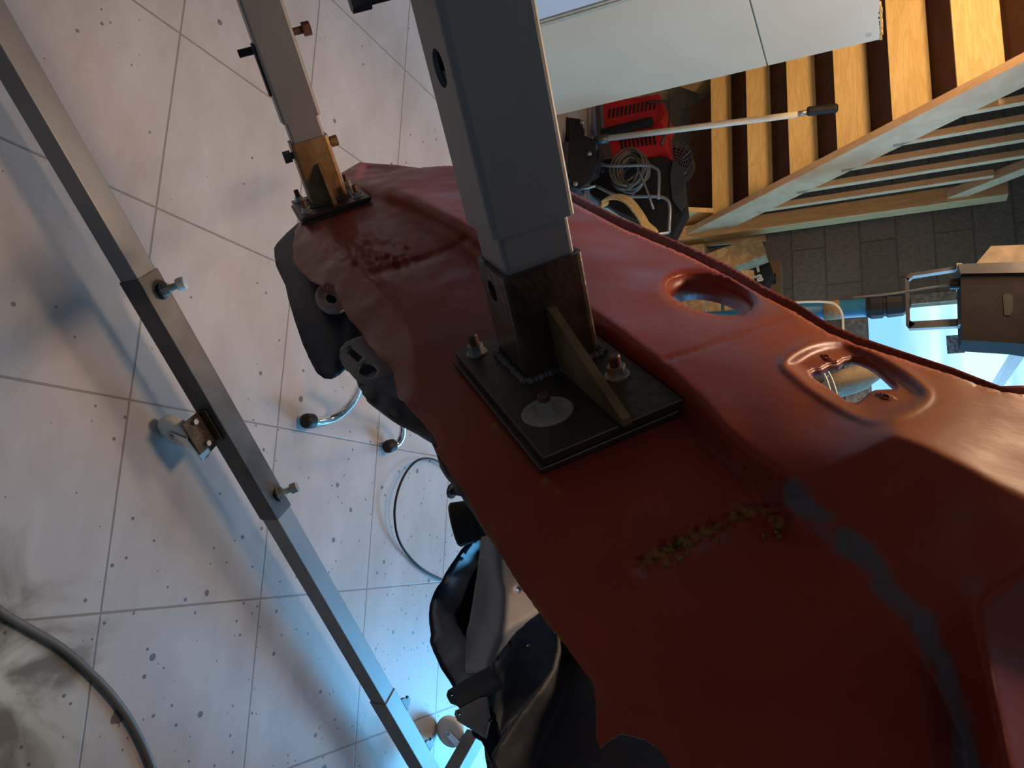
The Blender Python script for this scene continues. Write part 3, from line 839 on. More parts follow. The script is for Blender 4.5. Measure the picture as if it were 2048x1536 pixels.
RAGU = [(x, y, .045 if i < 6 else (.035 if i < 16 else (.020 if i < 22 else .007))) for i, (x, y) in enumerate(RAG)][1:]
LIPI = [(2160, 850, .045), (2048, 792, .045), (1954, 771, .044), (1906, 752, .042), (1811, 722, .040), (1716, 690, .037), (1653, 661, .035), (1590, 620, .033), (1526, 588, .031), (1463, 551, .030), (1400, 519, .029), (1239, 448, .027), (1146, 399, .024), (1080, 366, .022)]
LIPO = [(x + 12, y - 40, u + .03) for (x, y, u) in LIPI]
TOPL = [(1000, 338, .020), (950, 333, .018), (900, 332, .016), (842, 336, .012), (798, 342, .007), (738, 354, .006), (708, 364, .006)]
FE = [(1604, 965, -.017), (1700, 918, -.024), (1789, 868, -.030), (1850, 893, -.032), (1950, 943, -.035), (2048, 993, -.037), (2170, 1055, -.040)]
PC = [(2170, 1080, -.040), (2048, 1150, -.037), (1953, 1208, -.030), (1975, 1330, -.030), (1997, 1440, -.030), (2016, 1536, -.030), (2035, 1640, -.030)]
L2 = [(870, 850, .004), (960, 990, .004), (1060, 1130, .003), (1160, 1280, .002), (1230, 1400, .003), (1270, 1640, .003)]
L3 = [(960, 830, .004), (1090, 1030, .003), (1200, 1180, .003), (1270, 1330, .004), (1340, 1460, .003), (1420, 1640, .003)]
L4 = [(1110, 925, .004), (1250, 1140, .001), (1400, 1290, .0), (1560, 1420, .002), (1720, 1640, .004)]
FILL = [(900, 390, -.004), (1000, 420, -.006), (1200, 540, -.006), (1150, 500, -.008), (1300, 560, .000), (1300, 640, -.012), (1420, 700, -.012), (1500, 640, .004), (1550, 720, -.004), (1500, 800, -.016), (1600, 860, -.017), (1640, 680, .010), (1700, 860, -.014), (1700, 640 + 60, .02),
        (1800, 800, .004), (1860, 850, -.012), (1900, 830, .004), (2000, 830, .018), (2050, 850, .018), (1950, 890, -.008), (2060, 930, -.008), (2160, 900, .02), (2100, 1180, -.02), (2060, 1240, .0), (2090, 1400, .012), (2160, 1300, .02), (2160, 1640, .02),
        (800, 480, .004), (760, 440, .010), (900, 560, .004), (1000, 700, .004), (1000, 850, .004), (1300, 1000, .004), (1500, 1200, .004), (1700, 1350, .004), (1800, 1500, .004), (660, 430, .018), (620, 440, .020), (700, 410, .018), (1350, 900, .004), (1200, 800, .004),
        (540, 380, .06), (540, 1640, .02), (1000, 300, .02), (2170, 700, .08), (1190, 1640, .012)]
REC = smooth_poly([(1568, 725), (1618, 690), (1685, 680), (1748, 706), (1811, 744), (1856, 785), (1843, 812), (1795, 835), (1748, 842), (1704, 829), (1637, 790), (1590, 753)], 4)
RECC = (1713, 762)
HR = [(1400 + x * .3164, 440 + y * .3164) for x, y in ((700, 985), (690, 960), (715, 945), (760, 940), (800, 915), (870, 905), (900, 880), (960, 870), (1010, 880), (1060, 900), (1110, 930), (1160, 970), (1210, 1015), (1240, 1040), (1245, 1062), (1225, 1075), (1110, 1080), (1075, 1095), (1060, 1110), (1030, 1140), (990, 1160), (960, 1165), (930, 1155), (870, 1110), (780, 1050), (720, 1010))]
th0 = math.radians(13)
HC = [(1419 + 88 * math.cos(t) * math.cos(th0) - 37 * math.sin(t) * math.sin(th0), 591 + 88 * math.cos(t) * math.sin(th0) + 37 * math.sin(t) * math.cos(th0)) for t in [2 * math.pi * i / 40 for i in range(40)]]
f0 = relief(FILL, [S_top, S_bot, R1, RAGU, LIPI, LIPO, TOPL, FE, PC, L2, L3, L4], 540, 290, 2180, 1650, 6, 2, 90)
CREASE = [(1330, 722), (1400, 700), (1500, 665), (1590, 635), (1625, 625)]
WELD = [(690, 395), (640, 452)]
FLAP = [(745, 548), (800, 535), (850, 520), (900, 500), (935, 478)]
TEAR = [(1290, 1128), (1360, 1085), (1420, 1060), (1470, 1035), (1520, 1020), (1560, 1050)]


def fbody(x, y):
    u = f0(x, y)
    # lamp recess with its raised lip
    if 1540 < x < 1890 and 660 < y < 870:
        d = segdist(x, y, REC + REC[:1]); ins = inpoly(x, y, REC)
        s = d if ins else -d
        u += .011 / (1 + math.exp(-(s - 14) / 5)) - .003 * math.exp(-(s / 9) ** 2)
    if 1300 < x < 1540 and 520 < y < 660:
        d = segdist(x, y, HC + HC[:1]); u += .005 * math.exp(-(d / 9) ** 2)
    if 1310 < x < 1640 and 610 < y < 740:
        u += .0014 * math.exp(-(segdist(x, y, CREASE) / 4) ** 2)
    # crumpled filler and flaking paint
    if 600 < x < 960 and 430 < y < 620:
        d = math.hypot((x - 745) / 95, (y - 505) / 42); k = math.exp(-d * d)
        u += k * .006 * (noise.noise(Vector((x / 12, y / 6, 0))) + .6 * noise.noise(Vector((x / 6, y / 4, 4)))) * .8
        dd = segdist(x, y, FLAP); u += (.004 * math.exp(-(dd / 7) ** 2))
        u += .0012 * noise.noise(Vector((x / 30, y / 22, 2)))
    if 1240 < x < 1620 and 980 < y < 1180:
        d = segdist(x, y, TEAR); k = math.exp(-(d / 22) ** 2)
        u += k * (.006 + .006 * noise.noise(Vector((x / 14, y / 9, 1))))
    if x > 1560 and y > 950:
        d = segdist(x, y, STRIPE); u += .0007 * math.exp(-(d / 40) ** 2) * noise.noise(Vector((x / 18, y / 18, 7)))
    u += .0010 * noise.noise(Vector((x / 90, y / 90, 3)))
    return u


STRIPE = [(1590, 985), (1680, 1070), (1740, 1130), (1790, 1200), (1850, 1260), (1890, 1330), (1920, 1420), (1945, 1600)]
FLANK = [(600, 480), (640, 540), (700, 600), (760, 660), (800, 720), (812, 790)]


def masks(x, y):
    r = .56 * math.exp(-(segdist(x, y, FLANK) / 40) ** 2) if x < 880 and y < 860 else 0
    if x < 900 and y < 620:
        d = math.hypot((x - 750) / 110, (y - 500) / 50); r = max(r, .40 * math.exp(-d * d))
    for (cx, cy, s) in ((1905, 770, 60), (1480, 900, 30), (1130, 430, 50), (850, 370, 60)):
        r = max(r, .32 * math.exp(-((x - cx) ** 2 + (y - cy) ** 2) / s ** 2))
    g = .68 * math.exp(-(segdist(x, y, STRIPE) / 42) ** 2) if x > 1500 and y > 900 else 0
    if x > 1500 and y > 1150:
        g = max(g, .58 * math.exp(-(((x - 1850) / 60) ** 2 + ((y - 1250) / 45) ** 2)))
    d = segdist(x, y, TEAR) if 1200 < x < 1650 else 999
    b_ = .62 * math.exp(-(d / 20) ** 2)
    dr = segdist(x, y, RAG) if y > 880 and x < 1400 else 999
    b_ = max(b_, (.52 if (930 < x < 1000 or 1060 < x < 1130) else .3) * math.exp(-(dr / 16) ** 2))
    for (cx, cy, s) in ((992, 852, 22), (1090, 965, 18), (985, 1060, 22), (1115, 985, 14)):
        b_ = max(b_, .60 * math.exp(-((x - cx) ** 2 + (y - cy) ** 2) / s ** 2))
    return (r, g, b_)


shell = panel('end_panel', OUT, fbody, M['paint'], car, holes=(HR, HC), st=6, thick=.0016,
              flange=((HC, .030), (HR, .006)), masks=masks, jag=.9)
GI = [(x, y + 6, u + .014) for (x, y, u) in LIPI]
GO = [(2160, 826), (2048, 772), (2001, 773), (1954, 755), (1906, 736), (1811, 705), (1716, 673), (1653, 645), (1590, 604), (1526, 572), (1463, 534), (1400, 502), (1239, 434), (1146, 386), (1080, 355)]
GOu = [(GO[k][0], GO[k][1], (LIPI[min(k, len(LIPI) - 1)][2]) + .012) for k in range(len(GO))]
fg = relief([], [GI, GOu], 1060, 330, 2180, 880, 4, 0)
panel('gutter_wall', [(x, y) for x, y, _ in GI] + GO[::-1], fg, M['paint'], car, st=6, thick=.0012, label='dark red gutter wall along the panel edge')
# tabs with screw holes in the lamp opening
for pts_, hc in (([(735, 850), (760, 853), (800, 850), (840, 880), (870, 890), (865, 905), (820, 918), (780, 900), (745, 872)], (797, 868)),
                 ([(1085, 1125), (1120, 1095), (1170, 1098), (1220, 1118), (1262, 1150), (1240, 1162), (1190, 1165), (1130, 1150), (1100, 1140)], (1175, 1122))):
    P = [(1400 + x * .3164, 440 + y * .3164) for x, y in pts_]; hp = (1400 + hc[0] * .3164, 440 + hc[1] * .3164)
    H_ = [(hp[0] + 4 * math.cos(q), hp[1] + 2.6 * math.sin(q)) for q in [i * math.pi / 6 for i in range(12)]]
    panel('lamp_tab', P, lambda x, y, c=hp: fbody(hp[0], hp[1]) - .004 + .003 * (math.hypot(x - c[0], y - c[1]) / 20), M['paint'], car, holes=(H_,), st=3, thick=.0015)

# return of the far wing behind the arm plate
fs_ = relief([], [[(680, 350, .03), (721, 325, .04), (740, 327, .05), (840, 337, .05), (870, 340, .05)], [(690, 372, .02), (708, 368, .02), (738, 358, .03), (800, 345, .035), (850, 341, .04)], [(735, 337, .06), (790, 343, .06)]], 660, 310, 900, 390, 4, 1)
panel('wing_edge', [(682, 347), (718, 326), (722, 325), (740, 327), (790, 330), (842, 337), (860, 342), (800, 346), (738, 358), (708, 370), (690, 376)], fs_, M['paint'], car, st=4)
# foam filler scraps in the tear
bm = NB(); rr = random.Random(11)
for k in range(34):
    x = rr.uniform(1330, 1440); y = 1085 - (x - 1360) * .42 + rr.uniform(-6, 34)
    if k > 28: x, y = rr.uniform(1525, 1562), rr.uniform(1040, 1075)
    p = V(PU(x, y, fbody(x, y) - .002)); s = rr.uniform(.0008, .0020)
    bmesh.ops.create_icosphere(bm, subdivisions=2, radius=s, matrix=Matrix.Translation(p) @ Matrix.Diagonal((1, rr.uniform(.6, 1.6), rr.uniform(.5, 1), 1)))
for v in bm.verts: v.co += V((rr.uniform(-1, 1), rr.uniform(-1, 1), rr.uniform(-1, 1))) * .0005
o = obj('foam_scraps', bm, mat('ochre_filler_foam', (0.20, 0.12, 0.03), .9, 0, .3, 90), car, label='torn ochre filler foam'); o['kind'] = 'stuff'

# under structure (all behind the end panel)


def flat(u, gx=0.0, gy=0.0, x0=0, y0=0, amp=0.0, sc=40):
    return lambda x, y: u + gx * (x - x0) / 100 + gy * (y - y0) / 100 + amp * noise.noise(Vector((x / sc, y / sc, u * 50)))


def disc(cx, cy, rx_, ry_, rot=0, n=24):
    c, s = math.cos(rot), math.sin(rot)
    return [(cx + rx_ * math.cos(t) * c - ry_ * math.sin(t) * s, cy + rx_ * math.cos(t) * s + ry_ * math.sin(t) * c) for t in [2 * math.pi * i / n for i in range(n)]]


fq = relief([(700, 600, .07)], [[(598, 447, .05), (575, 468, .07), (549, 495, .10), (552, 530, .10), (575, 580, .10), (590, 640, .10), (625, 730, .11), (645, 755, .12)], [(600, 470, .055), (610, 560, .07), (640, 650, .075), (680, 735, .08)], [(760, 760, .10), (700, 745, .10), (660, 760, .12)]], 530, 430, 800, 780, 6, 2)
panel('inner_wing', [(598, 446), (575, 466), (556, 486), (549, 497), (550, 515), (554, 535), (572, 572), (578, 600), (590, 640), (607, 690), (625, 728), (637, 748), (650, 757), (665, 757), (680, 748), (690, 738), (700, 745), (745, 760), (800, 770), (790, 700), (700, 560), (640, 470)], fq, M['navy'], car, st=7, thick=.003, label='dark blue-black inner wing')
panel('spacer_ring', disc(664, 597, 34, 30, .5), flat(.060), M['greyp'], car, holes=(disc(663, 599, 12, 9, .5),), st=5, thick=.003, label='grey ring with a centre hole')
slot = [(709 + x * math.cos(.68) - y * math.sin(.68), 710 + x * math.sin(.68) + y * math.cos(.68)) for x, y in ((-17, -8), (15, -8), (18, -4), (17, 8), (-15, 8), (-18, 4))]
panel('slotted_bracket', [(727, 672), (705, 680), (690, 688), (681, 699), (679, 712), (684, 726), (696, 741), (708, 755), (720, 764), (737, 766), (759, 759), (785, 748), (815, 745), (800, 680), (760, 660)], flat(.050), M['greyp'], car, holes=(slot, disc(736, 742, 19, 15, .3)), st=5, thick=.003, label='grey bracket with a slot and a round hole')
panel('sill_rail', [(712, 757), (722, 778), (734, 800), (765, 826), (799, 848), (835, 866), (862, 884), (872, 905), (880, 930), (893, 952), (915, 985), (940, 1015), (960, 1045), (1010, 1120), (1060, 1130), (950, 900), (850, 780), (790, 735)], flat(.085, 0, 0, amp=.01), M['rail'], car, st=8, thick=.004, label='grey underseal-coated rail')
p = PU(985, 1030, .12); q = PU(936, 1043, .12); bm = NB(); d = (q - p) / np.linalg.norm(q - p)
add_lathe(bm, p, d, [(0, .016), (.03, .018), (np.linalg.norm(q - p) * .7, .019), (np.linalg.norm(q - p) + .012, .021), (np.linalg.norm(q - p) + .014, .019)], 24); obj('rubber_buffer', bm, M['rubber'], car, label='black rubber buffer')
p = PU(930, 987, .10); q = PU(906, 982, .10); bm = NB(); add_cyl(bm, p, q, .0035, n=10); add_cyl(bm, q, q + (q - p) * .15, .0075, n=12); obj('pin', bm, M['dsteel'], car)

fa = relief([], [[(965, 1062, .20), (925, 1102, .22), (888, 1155, .24), (866, 1190, .25), (860, 1235, .25), (865, 1290, .25), (885, 1335, .25), (912, 1375, .25)], [(962, 1100, .30), (950, 1150, .32), (930, 1230, .34), (945, 1300, .32), (960, 1380, .30)], [(895, 1165, .245), (885, 1230, .29), (905, 1300, .28)]], 840, 1040, 1000, 1500, 6, 1)
panel('wheel_arch', [(966, 1060), (945, 1080), (925, 1101), (905, 1130), (888, 1156), (872, 1178), (863, 1205), (860, 1235), (865, 1268), (862, 1280), (868, 1300), (884, 1334), (900, 1358), (912, 1378), (960, 1395), (985, 1350), (950, 1270), (975, 1150), (990, 1095)], fa, M['navy'], car, st=7, thick=.004, label='dark wheel arch pressing')
fr_ = relief([], [[(968, 1062, .17), (960, 1130, .18), (948, 1200, .19), (936, 1262, .20), (935, 1335, .22)], [(985, 1090, .15), (996, 1150, .145), (1006, 1200, .145), (1000, 1270, .15), (975, 1335, .17)], [(1000, 1090, .14), (1040, 1160, .15), (1090, 1220, .17), (1060, 1300, .19)], [(975, 1100, .165), (985, 1170, .175), (978, 1230, .185), (960, 1258, .19)]], 920, 1040, 1120, 1360, 5, 1)
panel('chassis_leg', [(967, 1058), (962, 1100), (956, 1150), (948, 1200), (941, 1245), (935, 1262), (932, 1300), (935, 1345), (970, 1345), (1000, 1330), (1050, 1270), (1100, 1240), (1110, 1220), (1080, 1180), (1040, 1120), (1010, 1080), (985, 1055)], fr_, M['inner'], car, holes=(disc(1035, 1180, 4, 4), disc(884 + 0, 1258, 3, 3)), st=6, thick=.003, label='grey folded chassis leg')
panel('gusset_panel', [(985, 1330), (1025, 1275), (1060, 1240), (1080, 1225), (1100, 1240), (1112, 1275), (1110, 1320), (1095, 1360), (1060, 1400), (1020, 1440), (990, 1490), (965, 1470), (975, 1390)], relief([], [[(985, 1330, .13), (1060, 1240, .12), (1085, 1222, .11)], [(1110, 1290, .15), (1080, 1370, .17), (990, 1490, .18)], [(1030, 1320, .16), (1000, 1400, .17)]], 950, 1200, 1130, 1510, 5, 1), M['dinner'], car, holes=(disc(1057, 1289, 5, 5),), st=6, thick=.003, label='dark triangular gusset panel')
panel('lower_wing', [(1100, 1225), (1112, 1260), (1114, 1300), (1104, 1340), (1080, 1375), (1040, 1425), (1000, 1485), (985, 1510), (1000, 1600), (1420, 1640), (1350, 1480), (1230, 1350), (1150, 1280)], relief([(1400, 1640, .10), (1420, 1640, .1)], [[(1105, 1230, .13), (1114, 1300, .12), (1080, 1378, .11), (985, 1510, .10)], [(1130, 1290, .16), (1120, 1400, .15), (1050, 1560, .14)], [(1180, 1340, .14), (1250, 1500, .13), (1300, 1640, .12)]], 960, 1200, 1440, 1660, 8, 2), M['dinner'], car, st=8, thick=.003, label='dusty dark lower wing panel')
panel('valance_return', [(985, 1420), (960, 1400), (945, 1470), (962, 1480), (985, 1530), (1010, 1640), (1060, 1640), (1010, 1490)], flat(.16), M['navy'], car, st=8, thick=.004)
for P, hc, nm in (([(912, 1374), (950, 1352), (985, 1333), (1000, 1345), (1005, 1375), (960, 1398), (922, 1418), (912, 1408), (900, 1404), (894, 1394), (897, 1384)], (904, 1391), 'hinge_ear'),
                  ([(922, 1420), (960, 1400), (975, 1396), (980, 1440), (972, 1475), (963, 1470), (940, 1455), (918, 1442), (910, 1432), (912, 1424)], (919, 1429), 'hinge_ear')):
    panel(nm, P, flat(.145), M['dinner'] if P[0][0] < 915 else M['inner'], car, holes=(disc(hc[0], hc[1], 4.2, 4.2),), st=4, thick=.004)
panel('gap_cover_panel', [(955, 1330), (1040, 1290), (1120, 1270), (1200, 1420), (1260, 1560), (1240, 1640), (1000, 1640), (975, 1540), (965, 1450)], flat(.23, amp=.01), M['dinner'], car, st=9, thick=.003)  # dark sheet added to cover the bright gap between the lower panels
# unseen floor pan, outline shaped to block door light from the near floor
bm = NB()
add_prism(bm, [B1 + A * u + E1 * v + E2 * .05 for u, v in ((.32, .26), (.5, .12), (.8, -.08), (1.2, -.36), (1.6, -.58), (2.0, -.88), (2.4, -1.08), (3.0, -1.08), (3.0, .45), (.32, .45))], E2 * .006)
obj('light_blocking_pan', bm, M['paint'], car)

# ---------------------------------------------------------------- chrome stool legs below the car
f1, f2 = PF(613, 838, .012), PF(772, 886, .012)
st_ = thing('chrome_stool', 'chromed tube stool leg with black rubber feet under the car', 'stool', (float((f1[0] + f2[0]) / 2), float((f1[1] + f2[1]) / 2), 0))
T1 = [PF(618, 842, .030), PF(640, 842, .035), PF(668, 835, .05), PF(695, 815, .085), PF(716, 785, .14), PF(730, 745, .24)]
T2 = [PF(780, 892, .028), PF(796, 886, .035), PF(806, 866, .06), PF(806, 835, .11), PF(803, 800, .2)]
for T, fp in ((T1, f1), (T2, f2)):
    bm = NB(); add_tube(bm, T, .0125, 16); lg = obj('leg', bm, M['chrome'], st_, True)
    bm = NB(); d = T[1] - T[0]; d /= np.linalg.norm(d)
    add_lathe(bm, T[0] - d * .022, d, [(0, .012), (.004, .019), (.014, .022), (.036, .021), (.040, .018)], 24); obj('rubber_foot', bm, M['rubber'], lg, True)
sc_ = (T1[-1] + T2[-1]) / 2
bm = NB(); add_tube(bm, [T1[-1], (T1[-1] + T2[-1]) / 2 + np.array([0, 0, .03]), T2[-1]], .0125, 14); obj('cross_tube', bm, M['chrome'], st_, True)

# ---------------------------------------------------------------- cables
bm = NB(); add_tube(bm, [PF(x, y, z) for x, y, z in ((935, 985, .02), (915, 955, .02), (890, 932, .015), (862, 918, .02), (835, 921, .03), (812, 945, .035), (795, 985, .035), (789, 1030, .03), (797, 1078, .02), (820, 1115, .01), (850, 1142, .01), (888, 1161, .01), (930, 1178, .01))], .0042, 10)
tag(obj('looped_cable', bm, M['rubber'], None, True), 'thin black cable looping over the white tiles under the car', 'cable')
bm = NB(); add_tube(bm, [PF(x, y, .0085) for x, y in ((-60, 1165), (0, 1222), (60, 1258), (125, 1297), (180, 1345), (225, 1392), (262, 1445), (290, 1500), (312, 1560), (330, 1620))], .0085, 12)
tag(obj('floor_hose', bm, M['hose'], None, True), 'grey-brown hose curving over the stained floor tiles in the corner', 'hose')

# ---------------------------------------------------------------- tall white cupboard and its neighbour
cx0, cx1 = -2.60, -2.0
yc0, yc1, H_ = 2.385, 3.045, 1.552
cup = thing('white_cupboard', 'tall white two-door cupboard with a chipped edge in front of the staircase', 'cupboard', ((cx0 + cx1) / 2, (yc0 + yc1) / 2, 0))
bm = NB(); add_box(bm, (cx0, yc0, 0), (cx1 - .02, yc1, H_), .001); obj('carcass', bm, M['whitem'], cup)
for z0, z1 in ((.04, 1.108), (1.114, H_)):
    bm = NB(); add_box(bm, (cx1 - .019, yc0 + .03, z0), (cx1, yc1, z1), .0015); d_ = obj('door', bm, M['whitem'], cup)
bm = NB(); add_box(bm, (cx1 - .02, yc0 - .008, 0), (cx1 + .004, yc0 + .028, H_), .002); add_box(bm, (cx1, yc0 + .004, 0), (cx1 + .009, yc0 + .012, H_), .001); obj('edge_strip', bm, M['greyw'], cup, label='yellowed moulded edge strip')
bm = NB(); p = PX(1737, 70, cx1); add_lathe(bm, (cx1 - .001, p[1], p[2]), (1, 0, 0), [(0, .012), (.0015, .012), (.002, .009)], 24); obj('screw_cap', bm, M['greyw'], cup)
bm = NB(); rr = random.Random(4)
for k in range(16):
    y = yc1 - k * .014 - rr.random() * .006; add_obox(bm, (cx1 - .009, y, H_ + .0005 + rr.random() * .003), (.009, 0, 0), (0, .007, 0), (0, 0, .003 + rr.random() * .005), .0005, 1)
obj('chipped_edge', bm, mat('bare_chipboard', (.62, .36, .12), .9, 0, .2, 80), cup, label='chipped top edge showing bare board')
bm = NB(); add_box(bm, (-2.62, 1.55, 0), (-2.0, 2.366, 1.50), .004)
nb = thing('white_cabinet', 'pale white cabinet standing left of the tall cupboard, only its corner showing', 'cabinet', (-2.3, 1.95, 0))
obj('carcass', bm, mat('cool_white_enamel', (.60, .60, .62), .35, 0, .03, 4), nb)
bm = NB(); add_box(bm, (-2.0, 1.56, .08), (-1.985, 2.356, 1.49), .004); obj('door', bm, mat('cool_white_door', (.60, .60, .62), .3, 0, .03, 4), nb)

# ---------------------------------------------------------------- wooden staircase (rises towards the camera)
SX1, SX0 = -1.86, -2.86
stair = thing('wooden_staircase', 'open pine staircase with brown panels, whitewashed stringer and balusters', 'staircase', (-2.35, 4.4, 0))
sdir = np.array([0, -.755, 1.0]); sdir /= np.linalg.norm(sdir); snrm = np.array([0, 1.0, .755]); snrm /= np.linalg.norm(snrm)   # surface faces -snrm


def yi(z): return 4.808 - .755 * z


for k in range(9):
    zc = .67 + .25 * (k - 1) ; hwid = .055 + .005 * k
    if k == 0: continue
    bm = NB(); add_obox(bm, ((SX0 + SX1) / 2, yi(zc), zc), ((SX1 - SX0) / 2, 0, 0), (0, .012, 0), (0, 0, hwid * 1.03), .002)
    tr = obj('tread', bm, M['pine'], stair)
bm = NB()
add_obox(bm, ((SX0 + SX1) / 2, yi(1.55) + .07, 1.55 + .053), ((SX1 - SX0) / 2 - .01, 0, 0), sdir * 1.50, snrm * .008, .001)
obj('riser_panel', bm, M['brown'], stair, label='dark brown hardboard panel')
# stringers
for X, mm, nm in ((SX1 + .02, 'pinew', 'stringer'), (SX0 - .02, 'pine', 'stringer')):
    bm = NB(); c0 = np.array([X, yi(.45) - .035, .45]); c1 = np.array([X, yi(2.65) - .035, 2.65])
    add_obox(bm, (c0 + c1) / 2, (.020, 0, 0), (c1 - c0) / 2, snrm * .085, .003); obj(nm, bm, M[mm], stair)
bm = NB(); add_box(bm, (SX1 - .02, 4.34, 0), (SX1 + .07, 4.43, 2.12), .004); obj('newel_post', bm, M['pinev'], stair)
bm = NB(); c0 = np.array([SX1 + .025, 4.36, 1.86]); c1 = c0 + sdir * 1.2; add_obox(bm, (c0 + c1) / 2, (.025, 0, 0), (c1 - c0) / 2, snrm * .035, .004); obj('handrail', bm, M['pinew'], stair)
for k in range(6):
    y = 4.16 - k * .175; zb = (4.808 - y) / .755 + .03
    bm = NB(); add_box(bm, (SX1 + .005, y - .017, zb), (SX1 + .04, y + .017, min(zb + 1.15, 2.69)), .003); obj('baluster', bm, M['pinew'], stair)
# bottom triangular cheek and low step
bm = NB(); add_prism(bm, [(SX1 - .05, 4.45, 0), (SX1 - .05, 3.95, 0), (SX1 - .05, 4.28, .62), (SX1 - .05, 4.45, .62)], (-.03, 0, 0)); obj('cheek_board', bm, M['pine'], stair)

# ---------------------------------------------------------------- clutter between cupboard and staircase


def slab(bm, pts, Y, dep):
    return add_prism(bm, [PY(x, y, Y) for x, y in pts], (0, dep, 0))


gen = thing('generator', 'red slotted power unit with black frame standing under the staircase', 'generator', V(PY(1265, 260, 3.75) * np.array([1, 1, 0])))
bm = NB(); slab(bm, [(1205, 205), (1318, 188), (1330, 225), (1322, 245), (1210, 268)], 3.75, .22); slab(bm, [(1215, 268), (1322, 245), (1332, 300), (1300, 312), (1228, 318)], 3.78, .2)
obj('red_housing', bm, M['red'], gen)
for k in range(12):
    x = 1218 + k * 8.2; y = 226 - k * 1.6; bm = NB()
    slab(bm, [(x, y - 8), (x + 3.5, y - 9), (x + 1.5, y + 9), (x - 2, y + 10)], 3.745, .006); obj('vent_slot', bm, M['black'], gen)
for k in range(9):
    x = 1240 + k * 8.2; y = 288 - k * 1.2; bm = NB()
    slab(bm, [(x, y - 8), (x + 3.5, y - 9), (x + 6, y + 9), (x + 2.5, y + 10)], 3.775, .006); obj('vent_slot', bm, M['black'], gen)
bm = NB(); add_cyl(bm, PY(1203, 268, 3.72), PY(1305, 243, 3.72), .028, n=20); obj('black_cylinder', bm, M['black'], gen)
bm = NB(); add_tube(bm, [PY(x, y, 3.70) for x, y in ((1196, 200), (1200, 300), (1206, 345))], .012, 10); obj('frame_tube', bm, M['dsteel'], gen, True)
bm = NB(); add_tube(bm, [PY(x, y, 3.70) for x, y in ((1296, 205), (1334, 203), (1340, 215), (1338, 250), (1322, 290))], .008, 10); obj('frame_tube', bm, M['dsteel'], gen, True)
bm = NB(); slab(bm, [(1160, 330), (1215, 318), (1330, 312), (1360, 330), (1370, 420), (1345, 470), (1230, 420), (1170, 380)], 3.80, .10); obj('engine_block', bm, M['black'], gen)
bm = NB(); slab(bm, [(1346, 320), (1366, 335), (1372, 395), (1364, 425), (1345, 400), (1340, 350)], 3.785, .012); obj('side_cover', bm, M['dsteel'], gen)

fan = thing('fan_guard', 'round black wire fan guard against the stair foot', 'fan', V(PY(1360, 330, 4.0) * np.array([1, 1, 0])))
fc = PY(1345, 325, 3.95)
bm = NB()
for k in range(1, 9):
    R = .155 * k / 8; add_tube(bm, [fc + np.array([0.25 * R * math.sin(q) * .3, .02 - .05 * (k / 8) ** 2, 0]) + np.array([R * math.cos(q) * .8, 0, R * math.sin(q) * .8]) for q in [2 * math.pi * i / 24 for i in range(25)]], .0016, 5, 1)
for k in range(20):
    q = 2 * math.pi * k / 20; add_tube(bm, [fc + np.array([0, .02, 0]), fc + np.array([.063 * math.cos(q), .005, .063 * math.sin(q)]), fc + np.array([.124 * math.cos(q), -.03, .124 * math.sin(q)])], .0014, 5, 2)
obj('wire_guard', bm, M['steel'], fan)
bm = NB(); add_cyl(bm, fc + np.array([0, .03, 0]), fc + np.array([0, .10, 0]), .11, n=28); obj('motor_housing', bm, M['black'], fan)
bm = NB(); add_box(bm, (fc[0] - .10, fc[1] + .0, 0), (fc[0] + .10, fc[1] + .16, .04), .004); add_box(bm, (fc[0] - .015, fc[1] + .05, 0), (fc[0] + .015, fc[1] + .08, fc[2]), .002); obj('stand', bm, M['black'], fan)

coil = []
bm = NB(); rr = random.Random(2)
cc = PY(1262, 345, 3.62)
for k in range(22):
    ax = .128 + rr.uniform(-.045, .012); az = .088 + rr.uniform(-.035, .01); ox = rr.uniform(-.012, .012); oz = rr.uniform(-.01, .01)
    tl = rr.uniform(-.25, .1)
    add_tube(bm, [cc + np.array([(ax * .8) * math.cos(q) + ox, -.05 + .0045 * k + .01 * math.sin(q * 2 + k), az * 1.0 * math.sin(q) + oz + tl * .1 * math.cos(q)]) for q in [2 * math.pi * i / 16 for i in range(17)]], .0065, 6, 2)
tag(obj('coiled_cable', bm, M['hose'], None, True), 'brown rubber cable coil lying on a grey tube frame beside the red power unit', 'cable')
ct = thing('tube_cart', 'bent grey steel tube frame holding the coiled cable', 'cart', V(PY(1300, 400, 3.6) * np.array([1, 1, 0])))
bm = NB()
add_tube(bm, [PY(x, y, 3.52) for x, y in ((1195, 318), (1205, 329), (1230, 332), (1292, 331), (1310, 336), (1318, 348), (1317, 398))], .0085, 10)
add_tube(bm, [PY(x, y, 3.52) for x, y in ((1192, 372), (1240, 392), (1310, 393), (1332, 398), (1340, 415), (1338, 465))], .0085, 10)
add_tube(bm, [PY(x, y, 3.51) for x, y in ((1274, 336), (1290, 370), (1307, 418))], .006, 8, 2)
obj('tube_frame', bm, M['steel'], ct, True)
for x, y in ((1338, 465), (1192, 372)):
    q = PY(x, y, 3.52); bm = NB(); add_cyl(bm, q, (q[0], q[1], 0), .0085, n=10); obj('leg', bm, M['steel'], ct, True)

